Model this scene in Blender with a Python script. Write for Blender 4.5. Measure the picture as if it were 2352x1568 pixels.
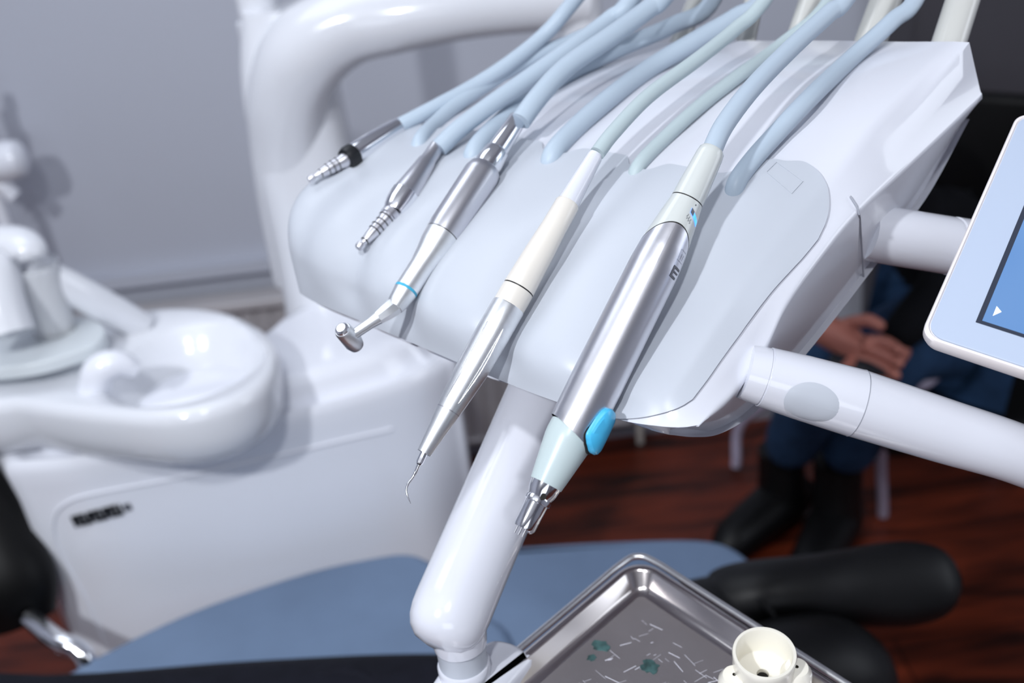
import bpy, bmesh, math, random
from math import radians, sin, cos, pi, sqrt
from mathutils import Vector, Matrix
random.seed(4)
for o in list(bpy.data.objects): bpy.data.objects.remove(o)
SC = bpy.context.scene
COL = SC.collection

# ---------------------------------------------------------------- camera
W, H, FP, ZC = 2352, 1568, 2500.0, 1.40
PITCH, ROLL = radians(27), radians(7)
cf = Vector((0, cos(PITCH), -sin(PITCH)))
cu0 = Vector((0, sin(PITCH), cos(PITCH)))
cr = Vector((1, 0, 0)) * cos(ROLL) - cu0 * sin(ROLL)
cu = Vector((1, 0, 0)) * sin(ROLL) + cu0 * cos(ROLL)
CAM = Vector((0, 0, ZC))
cd = bpy.data.cameras.new('camera')
cam = bpy.data.objects.new('camera', cd); COL.objects.link(cam)
m = Matrix((cr, cu, -cf)).transposed().to_4x4(); m.translation = CAM
cam.matrix_world = m
cd.sensor_width = 36; cd.lens = 36 * FP / W
cd.clip_start = 0.02
cd.dof.use_dof = True; cd.dof.focus_distance = 0.53; cd.dof.aperture_fstop = 6.3
SC.camera = cam
# ---------------------------------------------------------------- light
wd = bpy.data.worlds.new('world'); SC.world = wd; wd.use_nodes = True
wd.node_tree.nodes['Background'].inputs[0].default_value = (0.75, 0.82, 1, 1)
wd.node_tree.nodes['Background'].inputs[1].default_value = 0.15
def area(name, loc, tgt, size, power, color, size_y=None, spread=180):
    l = bpy.data.lights.new(name, 'AREA'); l.energy = power; l.color = color
    l.shape = 'RECTANGLE' if size_y else 'DISK'; l.size = size
    if size_y: l.size_y = size_y
    l.spread = radians(spread)
    o = bpy.data.objects.new(name, l); COL.objects.link(o); o.location = loc
    o.rotation_euler = (Vector(tgt) - Vector(loc)).to_track_quat('-Z', 'Y').to_euler()
    return o
COOL = (0.86, 0.92, 1.0)
area('operatory_lamp', (-1.0, -0.68, 2.36), (-0.1, 0.9, 0.9), 0.09, 24, (0.93, 0.96, 1.0))
area('ceiling_spot', (-0.12, -0.6, 2.5), (-0.1, 1.2, 0.7), 0.10, 7.5, (0.93, 0.96, 1.0), spread=140)
area('ceiling_panel', (-0.85, 1.2, 2.66), (-0.75, 1.3, 0), 1.0, 9, COOL, 1.2)
area('ceiling_panel_behind', (-0.5, -0.5, 2.66), (-0.5, -0.5, 0), 2.0, 1.5, COOL, 1.2)
area('added_frontal_fill', (-0.3, -3.0, 1.6), (-0.3, 1.5, 0.9), 1.8, 15, (0.84, 0.90, 1.0), 1.2)  # soft fill added behind the camera to lift the far upright faces
area('added_right_fill', (1.8, 0.5, 1.5), (-0.2, 1.2, 1.0), 1.0, 7, COOL, 1.0)  # unseen fill added at the right for the column's dark side
SC.view_settings.view_transform = 'Standard'; SC.view_settings.look = 'None'
SC.view_settings.gamma = 1; SC.view_settings.use_curve_mapping = False
SC.view_settings.exposure = 0.20

# ---------------------------------------------------------------- picture geometry (pinhole rays of the camera)
def ray(x, y): return cf + cr * ((x - W / 2) / FP) - cu * ((y - H / 2) / FP)
def P(x, y, d): return CAM + ray(x, y) * d
def onp(x, y, pt, n):
    R = ray(x, y); return CAM + R * ((pt - CAM).dot(n) / R.dot(n))
def onz(x, y, z): return onp(x, y, Vector((0, 0, z)), Vector((0, 0, 1)))
def ony(x, y, yy): return onp(x, y, Vector((0, yy, 0)), Vector((0, 1, 0)))
# delivery unit's own axes: TL along its front edge, TF out towards the operator, TU up
TO = P(700, 670, .68)
_B = onz(1530, 1000, TO.z)
TL = (_B - TO).normalized(); TU = Vector((0, 0, 1)); TF = TL.cross(TU)
if TF.y > 0: TF = -TF
def T(l, f, u): return TO + TL * l + TF * f + TU * u
def toT(p):
    q = p - TO; return q.dot(TL), q.dot(TF), q.dot(TU)

# ---------------------------------------------------------------- helpers
LOC = {}
def tag(o, label=None, cat=None, group=None, kind=None):
    if label: o['label'] = label
    if cat: o['category'] = cat
    if group: o['group'] = group
    if kind: o['kind'] = kind
    return o
def thing(name, loc, label, cat, group=None):
    o = bpy.data.objects.new(name, None); COL.objects.link(o)
    o.empty_display_size = .02
    o.location = loc; LOC[o] = Vector(loc)
    return tag(o, label, cat, group)
def sharp(me, ang):
    bm = bmesh.new(); bm.from_mesh(me)
    bmesh.ops.recalc_face_normals(bm, faces=bm.faces)
    for f in bm.faces: f.smooth = True
    a = radians(ang)
    for e in bm.edges:
        if len(e.link_faces) == 2 and e.calc_face_angle(0) > a: e.smooth = False
    bm.to_mesh(me); bm.free()
def mesh(name, vf, mat, parent=None, ang=35, loc=None, flip=None):
    verts, faces = vf
    base = LOC[parent] if parent is not None else (Vector(loc) if loc else Vector((0, 0, 0)))
    me = bpy.data.meshes.new(name)
    me.from_pydata([tuple(Vector(v) - base) for v in verts], [], faces)
    me.update(); sharp(me, ang)
    if mat: me.materials.append(mat)
    o = bpy.data.objects.new(name, me); COL.objects.link(o)
    if parent is not None:
        o.parent = parent
    else: o.location = base
    LOC[o] = base
    return o
def cat_(*vfs):
    V, Fc = [], []
    for v, f in vfs:
        n = len(V); V += list(v); Fc += [tuple(i + n for i in q) for q in f]
    return V, Fc
def cr1(p0, p1, p2, p3, t):
    return 0.5 * ((2 * p1) + (p2 - p0) * t + (2 * p0 - 5 * p1 + 4 * p2 - p3) * t * t + (3 * p1 - p0 - 3 * p2 + p3) * t ** 3)
def spline(pts, n):
    """Catmull-Rom through a list of tuples/Vectors, n samples per span"""
    P_ = [Vector(p) for p in pts]; out = []
    for i in range(len(P_) - 1):
        a = P_[i - 1] if i else P_[0] * 2 - P_[1]
        d = P_[i + 2] if i + 2 < len(P_) else P_[-1] * 2 - P_[-2]
        for k in range(n): out.append(cr1(a, P_[i], P_[i + 1], d, k / n))
    out.append(P_[-1]); return out
def frames(path, up=None):
    fr = []; prev = None
    for i, p in enumerate(path):
        t = (path[min(i + 1, len(path) - 1)] - path[max(i - 1, 0)]).normalized()
        if prev is None:
            u = (up or Vector((0, 0, 1))); u = u - t * u.dot(t)
            if u.length < .1: u = Vector((1, 0, 0)) - t * t.x
            u.normalize()
        else:
            u = prev - t * prev.dot(t); u.normalize()
        prev = u; fr.append((t, u, t.cross(u)))
    return fr
def tube(path, rad, n=24, caps=True, sy=1.0, up=None, power=2):
    path = [Vector(p) for p in path]
    if not isinstance(rad, (list, tuple)): rad = [rad] * len(path)
    fr = frames(path, up); V, Fc = [], []
    for p, r, (t, u, v) in zip(path, rad, fr):
        for k in range(n):
            a = 2 * pi * k / n; c, s = cos(a), sin(a)
            if power != 2:
                c = math.copysign(abs(c) ** (2 / power), c); s = math.copysign(abs(s) ** (2 / power), s)
            V.append(p + u * c * r + v * s * r * sy)
    m_ = len(path)
    for i in range(m_ - 1):
        for k in range(n):
            Fc.append((i * n + k, i * n + (k + 1) % n, (i + 1) * n + (k + 1) % n, (i + 1) * n + k))
    if caps:
        Fc.append(tuple(range(n - 1, -1, -1))); Fc.append(tuple((m_ - 1) * n + k for k in range(n)))
    return V, Fc
def stube(pts, rad, n=20, k=8, caps=True, sy=1.0, up=None):
    """tube along a spline; radius list interpolated the same way"""
    if not isinstance(rad, (list, tuple)): rad = [rad] * len(pts)
    path = spline(pts, k)
    rr = [v.x for v in spline([(r, 0, 0) for r in rad], k)]
    return tube(path, rr, n, caps, sy, up)
def lathe(a, b, prof, n=40, caps=True, up=None, sy=1.0):
    """prof: (fraction along a->b, radius)"""
    a, b = Vector(a), Vector(b); ax = b - a; t = ax.normalized()
    u = up or Vector((0, 0, 1)); u = (u - t * u.dot(t))
    if u.length < .1: u = Vector((1, 0, 0)) - t * t.x
    u.normalize(); v = t.cross(u)
    V, Fc = [], []
    for s, r in prof:
        for k in range(n):
            an = 2 * pi * k / n
            V.append(a + ax * s + u * cos(an) * r + v * sin(an) * r * sy)
    m_ = len(prof)
    for i in range(m_ - 1):
        for k in range(n):
            Fc.append((i * n + k, i * n + (k + 1) % n, (i + 1) * n + (k + 1) % n, (i + 1) * n + k))
    if caps:
        Fc.append(tuple(range(n - 1, -1, -1))); Fc.append(tuple((m_ - 1) * n + k for k in range(n)))
    return V, Fc
def box(c, s, M_=None):
    c = Vector(c); V = []
    for x in (-1, 1):
        for y in (-1, 1):
            for z in (-1, 1):
                q = Vector((x * s[0] / 2, y * s[1] / 2, z * s[2] / 2))
                V.append(c + (M_ @ q if M_ else q))
    return V, [(0, 1, 3, 2), (4, 6, 7, 5), (0, 4, 5, 1), (2, 3, 7, 6), (0, 2, 6, 4), (1, 5, 7, 3)]
def bevel(o, w, seg=3, ang=30):
    b = o.modifiers.new('bevel', 'BEVEL'); b.width = w; b.segments = seg
    b.limit_method = 'ANGLE'; b.angle_limit = radians(ang); b.harden_normals = False
    for e in o.data.edges: e.use_edge_sharp = False
    return o
def rrect(w, h, r, n=8):
    pts = []
    for cx, cy, a0 in ((w / 2 - r, h / 2 - r, 0), (-w / 2 + r, h / 2 - r, 90), (-w / 2 + r, -h / 2 + r, 180), (w / 2 - r, -h / 2 + r, 270)):
        for k in range(n + 1):
            a = radians(a0 + 90 * k / n); pts.append((cx + r * cos(a), cy + r * sin(a)))
    return pts
def prism(outline, levels):
    """outline: list of 2D pts; levels: (func(x,y)->Vector, ...) each maps the outline to 3D"""
    n = len(outline); V, Fc = [], []
    for fn in levels: V += [fn(x, y) for x, y in outline]
    m_ = len(levels)
    for i in range(m_ - 1):
        for k in range(n):
            Fc.append((i * n + k, i * n + (k + 1) % n, (i + 1) * n + (k + 1) % n, (i + 1) * n + k))
    Fc.append(tuple(range(n - 1, -1, -1))); Fc.append(tuple((m_ - 1) * n + k for k in range(n)))
    return V, Fc
def inset_levels(z0, z1, b, taper=0.0):
    """vertical prism with rounded top/bottom edge of size b about the outline's centroid"""
    return z0, z1, b, taper
def slab(outline, z0, z1, b, seg=4):
    """horizontal slab with rounded top edge: outline (world xy)"""
    n = len(outline)
    cx = sum(p[0] for p in outline) / n; cy = sum(p[1] for p in outline) / n
    def off(d):
        res = []
        for i in range(n):
            x0, y0 = outline[i - 1]; x1, y1 = outline[(i + 1) % n]; x, y = outline[i]
            tx, ty = x1 - x0, y1 - y0; L = sqrt(tx * tx + ty * ty) or 1
            nx, ny = ty / L, -tx / L
            if nx * (x - cx) + ny * (y - cy) < 0: nx, ny = -nx, -ny
            res.append((x - nx * d, y - ny * d))
        return res
    V, Fc = [], []; lv = [(off(b), z0)] if False else [(outline, z0)]
    for k in range(seg + 1):
        a = pi / 2 * k / seg
        lv.append((off(b * (1 - cos(a))), z1 - b + b * sin(a)))
    for ol, z in lv: V += [Vector((x, y, z)) for x, y in ol]
    for i in range(len(lv) - 1):
        for k in range(n):
            Fc.append((i * n + k, i * n + (k + 1) % n, (i + 1) * n + (k + 1) % n, (i + 1) * n + k))
    Fc.append(tuple(range(n - 1, -1, -1))); Fc.append(tuple((len(lv) - 1) * n + k for k in range(n)))
    return V, Fc
def grid(fn, nu, nv):
    V = [fn(i / nu, j / nv) for i in range(nu + 1) for j in range(nv + 1)]
    Fc = [(i * (nv + 1) + j, (i + 1) * (nv + 1) + j, (i + 1) * (nv + 1) + j + 1, i * (nv + 1) + j + 1) for i in range(nu) for j in range(nv)]
    return V, Fc
def skin(name, nodes, edges, mat, parent, sub=2, root=0):
    """nodes: (Vector, radius[, radius2])"""
    base = LOC[parent] if parent is not None else Vector((0, 0, 0))
    me = bpy.data.meshes.new(name)
    me.from_pydata([tuple(Vector(n_[0]) - base) for n_ in nodes], edges, [])
    o = bpy.data.objects.new(name, me); COL.objects.link(o)
    s = o.modifiers.new('skin', 'SKIN'); s.use_smooth_shade = True
    s.branch_smoothing = .6
    lay = me.skin_vertices[0] if len(me.skin_vertices) else None
    if lay is None:
        bm = bmesh.new(); bm.from_mesh(me); bm.verts.layers.skin.verify(); bm.to_mesh(me); bm.free(); lay = me.skin_vertices[0]
    for i, n_ in enumerate(nodes):
        lay.data[i].radius = (n_[1], n_[2] if len(n_) > 2 else n_[1])
        lay.data[i].use_root = (i == root)
    ss = o.modifiers.new('sub', 'SUBSURF'); ss.levels = sub; ss.render_levels = sub
    me.materials.append(mat)
    if parent is not None: o.parent = parent
    LOC[o] = base
    return o

# ---------------------------------------------------------------- materials
def s2l(c):
    return tuple(((v / 255) / 12.92 if v / 255 <= .04045 else ((v / 255 + .055) / 1.055) ** 2.4) for v in c)
def mat(name, rgb, rough=.4, metal=0, coat=0, spec=.5, noise=None, bump=None, emis=None, estr=0, trans=0, ior=1.45, alpha=1, aniso=0, var=.06, lin=False):
    m_ = bpy.data.materials.new(name); m_.use_nodes = True
    nt = m_.node_tree; b = nt.nodes['Principled BSDF']
    c = tuple(rgb) if lin else s2l(rgb)
    b.inputs['Base Color'].default_value = (*c, 1)
    b.inputs['Roughness'].default_value = rough; b.inputs['Metallic'].default_value = metal
    b.inputs['Coat Weight'].default_value = coat; b.inputs['Coat Roughness'].default_value = .05
    b.inputs['Specular IOR Level'].default_value = spec
    b.inputs['Transmission Weight'].default_value = trans; b.inputs['IOR'].default_value = ior
    b.inputs['Anisotropic'].default_value = aniso
    tc = nt.nodes.new('ShaderNodeTexCoord')
    nz = nt.nodes.new('ShaderNodeTexNoise'); nz.inputs['Scale'].default_value = noise or 6
    nz.inputs['Detail'].default_value = 4
    nt.links.new(tc.outputs['Object'], nz.inputs['Vector'])
    rp = nt.nodes.new('ShaderNodeValToRGB')
    rp.color_ramp.elements[0].position = .3; rp.color_ramp.elements[1].position = .7
    rp.color_ramp.elements[0].color = (*[x * (1 - var) for x in c], 1)
    rp.color_ramp.elements[1].color = (*[min(1, x * (1 + var)) for x in c], 1)
    nt.links.new(nz.outputs['Fac'], rp.inputs['Fac']); nt.links.new(rp.outputs['Color'], b.inputs['Base Color'])
    if bump:
        n2 = nt.nodes.new('ShaderNodeTexNoise'); n2.inputs['Scale'].default_value = bump[0]
        nt.links.new(tc.outputs['Object'], n2.inputs['Vector'])
        bp = nt.nodes.new('ShaderNodeBump'); bp.inputs['Strength'].default_value = bump[1]; bp.inputs['Distance'].default_value = bump[2]
        nt.links.new(n2.outputs['Fac'], bp.inputs['Height']); nt.links.new(bp.outputs['Normal'], b.inputs['Normal'])
    if emis:
        b.inputs['Emission Color'].default_value = (*s2l(emis), 1); b.inputs['Emission Strength'].default_value = estr
    return m_
M = {}
M['white'] = mat('glossy_white_plastic', (228, 230, 236), .16, coat=.5, var=.01)
M['white2'] = mat('cabinet_white_lacquer', (236, 238, 246), .18, coat=.4, var=.01)
M['unitwhite'] = mat('warm_white_housing', (212, 214, 223), .16, coat=.5, var=.01)
M['mat'] = mat('silicone_mat', (184, 189, 198), .34, spec=.4, var=.01)
M['seam'] = mat('seam_gap', (150, 153, 163), .6)
M['hose'] = mat('blue_grey_silicone_hose', (172, 186, 200), .42, spec=.35, var=.02)
M['hose2'] = mat('pale_green_grey_hose', (176, 190, 194), .45, spec=.35, var=.02)
M['ivory'] = mat('ivory_plastic', (218, 213, 205), .22, coat=.3, var=.01)
M['grip'] = mat('light_grey_plastic', (196, 200, 198), .2, coat=.4, var=.01)
M['bluegrey'] = mat('pale_grey_cone', (182, 196, 198), .3, var=.01)
M['steel'] = mat('brushed_steel', (214, 214, 220), .34, metal=1, noise=60, bump=(900, .05, .0002), var=.03)
M['chrome'] = mat('chrome', (238, 239, 243), .13, metal=1, var=.01)
M['alu'] = mat('satin_aluminium', (236, 238, 240), .40, metal=1, noise=300, bump=(1500, .08, .0002), var=.03)
M['rubber'] = mat('black_rubber', (22, 24, 28), .4)
M['oring'] = mat('dark_ring', (30, 28, 28), .4)
M['bluering'] = mat('blue_ring', (60, 165, 200), .35)
M['button'] = mat('cyan_button', (70, 178, 224), .28, coat=.3, var=.01)
M['button2'] = mat('teal_button_side', (60, 172, 182), .3, coat=.3, var=.01)
M['led'] = mat('blue_led', (40, 120, 240), .2, emis=(70, 150, 255), estr=1.6)
M['ink'] = mat('grey_print', (90, 92, 100), .5)
M['whip'] = mat('offwhite_whip', (196, 196, 192), .2, coat=.3, var=.01)
M['bezel'] = mat('screen_bezel', (176, 188, 208), .3, var=.01)
M['rim'] = mat('screen_edge', (226, 220, 220), .3, var=.01)
M['panelblk'] = mat('display_border', (52, 58, 72), .3)
M['tick'] = mat('display_icon', (245, 245, 235), .4, emis=(245, 245, 235), estr=.5)
M['tray'] = mat('worn_steel_tray', (142, 137, 140), .3, metal=.45, noise=9, bump=(260, .25, .0006), var=.18)
M['trayrim'] = mat('polished_tray_rim', (214, 208, 206), .2, metal=1, var=.02)
M['verd'] = mat('green_residue', (62, 92, 92), .6, noise=200, var=.5)
M['cup'] = mat('cream_plastic', (238, 234, 222), .25, coat=.2, var=.01)
M['blackhole'] = mat('dark_opening', (20, 18, 16), .8)
M['chair'] = mat('blue_upholstery', (112, 132, 160), .55, spec=.3, noise=14, bump=(500, .15, .0006), var=.05)
M['denim'] = mat('dark_denim', (20, 21, 30), .85, spec=.2, noise=40, bump=(400, .4, .001), var=.2)
M['bluejean'] = mat('blue_denim', (36, 60, 90), .85, spec=.2, noise=30, bump=(400, .4, .001), var=.2)
M['boot'] = mat('black_boot_leather', (9, 9, 11), .45, spec=.35, noise=30, bump=(60, .15, .001), var=.2)
M['cloth'] = mat('black_sweater', (13, 14, 18), .9, spec=.15, noise=30, bump=(200, .3, .001), var=.2)
M['skin'] = mat('skin', (176, 112, 98), .5, noise=20, var=.08)
M['hair'] = mat('dark_hair', (30, 22, 18), .6, noise=60, var=.3)
M['phone'] = mat('phone_body', (18, 20, 28), .15)
M['tubewhite'] = mat('lilac_painted_tube', (178, 170, 192), .3, coat=.2)
M['blackpad'] = mat('black_vinyl', (8, 8, 9), .45, spec=.25)
M['rad'] = mat('radiator_enamel', (186, 182, 184), .35)
M['door'] = mat('charcoal_door', (70, 68, 74), .45, noise=3, var=.06)
M['wall'] = mat('grey_wall_paint', (184, 187, 198), .75, spec=.25, noise=1.5, var=.02, bump=(120, .1, .002))
M['ceil'] = mat('ceiling_paint', (225, 228, 232), .8)
M['skirt'] = mat('grey_skirting', (140, 140, 150), .5)
def glass_mat(name, rgb, alpha_mix, rough=.05):
    m_ = bpy.data.materials.new(name); m_.use_nodes = True
    nt = m_.node_tree; b = nt.nodes['Principled BSDF']
    b.inputs['Base Color'].default_value = (*s2l(rgb), 1); b.inputs['Roughness'].default_value = rough
    b.inputs['Transmission Weight'].default_value = alpha_mix; b.inputs['IOR'].default_value = 1.35
    return m_
M['glass'] = glass_mat('frosted_glass', (240, 246, 250), .3, .2)
M['clear'] = glass_mat('clear_tumbler_glass', (246, 248, 252), .45, .1)
def wood():
    m_ = bpy.data.materials.new('red_brown_laminate'); m_.use_nodes = True
    nt = m_.node_tree; b = nt.nodes['Principled BSDF']; N = nt.nodes.new; Lk = nt.links.new
    tc = N('ShaderNodeTexCoord'); mp = N('ShaderNodeMapping')
    mp.inputs['Rotation'].default_value = (0, 0, radians(8)); mp.inputs['Scale'].default_value = (1.2, 7, 1)
    Lk(tc.outputs['Object'], mp.inputs['Vector'])
    nz = N('ShaderNodeTexNoise'); nz.inputs['Scale'].default_value = 3.2; nz.inputs['Detail'].default_value = 6; nz.inputs['Distortion'].default_value = .6
    Lk(mp.outputs['Vector'], nz.inputs['Vector'])
    rp = N('ShaderNodeValToRGB'); e = rp.color_ramp.elements
    e[0].position = .32; e[0].color = (*s2l((50, 22, 16)), 1); e[1].position = .72; e[1].color = (*s2l((138, 58, 34)), 1)
    Lk(nz.outputs['Fac'], rp.inputs['Fac'])
    br = N('ShaderNodeTexBrick'); br.inputs['Scale'].default_value = 1.0
    br.inputs['Brick Width'].default_value = 1.2; br.inputs['Row Height'].default_value = .13; br.inputs['Mortar Size'].default_value = .0025
    br.inputs['Color1'].default_value = (.75, .75, .75, 1); br.inputs['Color2'].default_value = (1, 1, 1, 1); br.inputs['Mortar'].default_value = (.25, .25, .25, 1)
    Lk(tc.outputs['Object'], br.inputs['Vector'])
    mx = N('ShaderNodeMix'); mx.data_type = 'RGBA'; mx.blend_type = 'MULTIPLY'; mx.inputs[0].default_value = 1
    Lk(rp.outputs['Color'], mx.inputs[6]); Lk(br.outputs['Color'], mx.inputs[7]); Lk(mx.outputs[2], b.inputs['Base Color'])
    b.inputs['Roughness'].default_value = .38; b.inputs['Specular IOR Level'].default_value = .35
    return m_
M['floor'] = wood()
def disp():
    m_ = bpy.data.materials.new('lit_blue_display'); m_.use_nodes = True
    nt = m_.node_tree; b = nt.nodes['Principled BSDF']; N = nt.nodes.new; Lk = nt.links.new
    tc = N('ShaderNodeTexCoord'); nz = N('ShaderNodeTexNoise'); nz.inputs['Scale'].default_value = 9; nz.inputs['Detail'].default_value = 2
    Lk(tc.outputs['Object'], nz.inputs['Vector'])
    rp = N('ShaderNodeValToRGB'); e = rp.color_ramp.elements
    e[0].position = .3; e[0].color = (*s2l((96, 152, 226)), 1); e[1].position = .75; e[1].color = (*s2l((142, 186, 244)), 1)
    Lk(nz.outputs['Fac'], rp.inputs['Fac']); Lk(rp.outputs['Color'], b.inputs['Emission Color'])
    b.inputs['Emission Strength'].default_value = .62; b.inputs['Base Color'].default_value = (.02, .04, .08, 1); b.inputs['Roughness'].default_value = .25
    return m_
M['display'] = disp()

# ================================================================ ROOM
WY = 2.2; X0, X1, Y0, HZ = -2.0, 1.9, -3.2, 2.7
def plane_box(name, lo, hi, mt):
    c = [(a + b) / 2 for a, b in zip(lo, hi)]; s = [b - a for a, b in zip(lo, hi)]
    return tag(mesh(name, box(c, s), mt), kind='structure')
plane_box('floor', (X0 - .1, Y0 - .1, -.1), (X1 + .1, WY + .1, 0), M['floor'])
plane_box('ceiling', (X0 - .1, Y0 - .1, HZ), (X1 + .1, WY + .1, HZ + .1), M['ceil'])
plane_box('wall_back', (X0 - .1, WY, 0), (X1 + .1, WY + .1, HZ), M['wall'])
plane_box('wall_left', (X0 - .1, Y0, 0), (X0, WY, HZ), M['wall'])
plane_box('wall_right', (X1, Y0, 0), (X1 + .1, WY, HZ), M['wall'])
plane_box('wall_front', (X0 - .1, Y0 - .1, 0), (X1 + .1, Y0, HZ), M['ceil'])
plane_box('baseboard_back', (X0, WY - .015, 0), (.80, WY, .07), M['skirt'])
# dark door in the back wall at the right
dr = tag(mesh('door_1', box((1.29, WY - .02, 1.02), (.86, .04, 2.04)), M['door']), kind='structure')
bevel(dr, .004)
mesh('door_frame', cat_(box((.83, WY - .025, 1.05), (.06, .05, 2.1)), box((1.75, WY - .025, 1.05), (.06, .05, 2.1)), box((1.29, WY - .025, 2.07), (.98, .05, .06))), M['door'], dr)
mesh('door_handle', cat_(lathe((.93, WY - .04, 1.0), (.93, WY - .09, 1.0), [(0, .012), (1, .012)]), stube([(.93, WY - .085, 1.0), (.99, WY - .085, 1.0), (1.05, WY - .085, 1.0)], .009)), M['chrome'], dr)
# window sill ledge line above the radiator
tr = plane_box('trim_1', (-1.05, WY - .035, .535), (.62, WY, .56), M['wall'])

# ---- radiator: vertical flutes
t = thing('radiator', (-.32, WY - .06, .0), 'cream panel radiator with vertical flutes, fixed to the grey wall behind the white unit', 'radiator')
RX0, RX1 = -.95, .25
def radfn(u, v):
    x = RX0 + (RX1 - RX0) * u
    ph = (x / .036) % 1.0
    d = .012 * (0.5 - 0.5 * cos(2 * pi * ph)) ** .6
    return Vector((x, WY - .055 - d, .07 + .40 * v))
mesh('front_panel', grid(radfn, 400, 2), M['rad'], t)
mesh('back_panel', box((-.35, WY - .035, .27), (1.2, .03, .40)), M['rad'], t)
bevel(mesh('top_grille', box((-.35, WY - .052, .482), (1.21, .07, .02)), M['rad'], t), .004)
mesh('bottom_rail', tube([(RX0, WY - .062, .068), (RX1, WY - .062, .068)], .008), M['rad'], t)
for x in (-.8, .1): mesh('bracket', box((x, WY - .012, .27), (.03, .024, .3)), M['rad'], t)
mesh('valve', cat_(lathe((.27, WY - .05, .08), (.27, WY - .05, .15), [(0, .012), (.3, .012), (.31, .02), (1, .018)]), tube([(.27, WY - .05, .0), (.27, WY - .05, .09)], .008)), M['cup'], t)

# ================================================================ DELIVERY UNIT
ST = [  # station l, then (F, U) from back to front edge
 (-.040, [(-.255, .060), (-.19, .056), (-.14, .052), (-.11, .049), (-.085, .046), (-.065, .042), (-.050, .034), (-.043, .020), (-.044, -.006)]),
 (-.030, [(-.260, .075), (-.19, .072), (-.14, .0685), (-.108, .066), (-.077, .063), (-.050, .057), (-.0275, .047), (-.0175, .028), (-.018, -.009)]),
 (0.00, [(-.270, .088), (-.2, .083), (-.15, .078), (-.11, .073), (-.075, .068), (-.045, .061), (-.017, .049), (-.002, .028), (-.002, -.004)]),
 (.06, [(-.275, .096), (-.2, .090), (-.15, .082), (-.11, .0745), (-.075, .066), (-.043, .056), (-.016, .043), (-.001, .024), (.001, -.003)]),
 (.12, [(-.275, .102), (-.2, .095), (-.15, .085), (-.11, .0755), (-.075, .064), (-.043, .052), (-.017, .037), (0, .021), (.002, -.003)]),
 (.20, [(-.275, .108), (-.2, .100), (-.15, .087), (-.11, .076), (-.075, .062), (-.045, .048), (-.02, .032), (-.001, .017), (.003, -.003)]),
 (.25, [(-.275, .111), (-.2, .099), (-.15, .082), (-.115, .071), (-.08, .056), (-.05, .040), (-.025, .026), (-.006, .013), (.001, -.002)]),
 (.275, [(-.277, .1125), (-.2, .091), (-.15, .071), (-.11, .057), (-.078, .044), (-.053, .031), (-.03, .018), (-.012, .008), (-.003, -.001)]),
 (.284, [(-.278, .1125), (-.205, .080), (-.15, .0635), (-.11, .050), (-.082, .039), (-.060, .025), (-.036, .013), (-.015, .005), (-.004, -.001)]),
 (.290, [(-.284, .084), (-.205, .069), (-.148, .0585), (-.112, .046), (-.086, .0336), (-.068, .018), (-.045, .008), (-.02, .003), (-.005, -.001)]),
]
FL = [(.0, .004), (.052, .006), (.098, .007), (.176, .008), (.245, .007)]     # where the instruments lie in shallow rests
def prof_at(l):
    l = max(ST[0][0], min(ST[-1][0], l))
    i = 0
    while i < len(ST) - 2 and ST[i + 1][0] < l: i += 1
    a, b = ST[i], ST[i + 1]; t_ = (l - a[0]) / (b[0] - a[0]); t_ = t_
    pr = ST[i - 1] if i else None; nx = ST[i + 2] if i + 2 < len(ST) else None
    out = []
    for k in range(9):
        r = []
        for c in (0, 1):
            p1, p2 = a[1][k][c], b[1][k][c]; h = b[0] - a[0]
            m1 = (p2 - pr[1][k][c]) / (b[0] - pr[0]) if pr else (p2 - p1) / h
            m2 = (nx[1][k][c] - p1) / (nx[0] - a[0]) if nx else (p2 - p1) / h
            m1 *= h; m2 *= h
            if l > .25: m1 = m2 = p2 - p1
            t2, t3 = t_ * t_, t_ ** 3
            r.append((2 * t3 - 3 * t2 + 1) * p1 + (t3 - 2 * t2 + t_) * m1 + (-2 * t3 + 3 * t2) * p2 + (t3 - t2) * m2)
        out.append(tuple(r))
    return out
def sm(a, b, x):
    t_ = max(0, min(1, (x - a) / (b - a))); return t_ * t_ * (3 - 2 * t_)
def S(l, s):
    """top surface of the unit; s in 0..8 counted from the back edge to the front edge"""
    pr = prof_at(l); i = min(7, int(s)); t_ = s - i
    g = lambda k: Vector((pr[k][0], pr[k][1], 0)) if 0 <= k <= 8 else None
    p1, p2 = g(i), g(i + 1); p0 = g(i - 1) or p1 * 2 - p2; p3 = g(i + 2) or p2 * 2 - p1
    v = cr1(p0, p1, p2, p3, t_)
    w = sm(3.6, 5.2, s) * (1 - sm(7.2, 8, s))
    dep = sum(d * math.exp(-((l - lc) / .0165) ** 2) for lc, d in FL) * w
    f, u = v.x - dep * .6, v.y - dep * .8
    # rounded front corner at the right end
    if l > .258: f -= .015 * (1 - sqrt(max(0, 1 - min(1, (l - .258) / .033) ** 2))) * sm(5.2, 7.6, s)
    return l, f, u
def SW(l, s): return T(*S(l, s))
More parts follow.
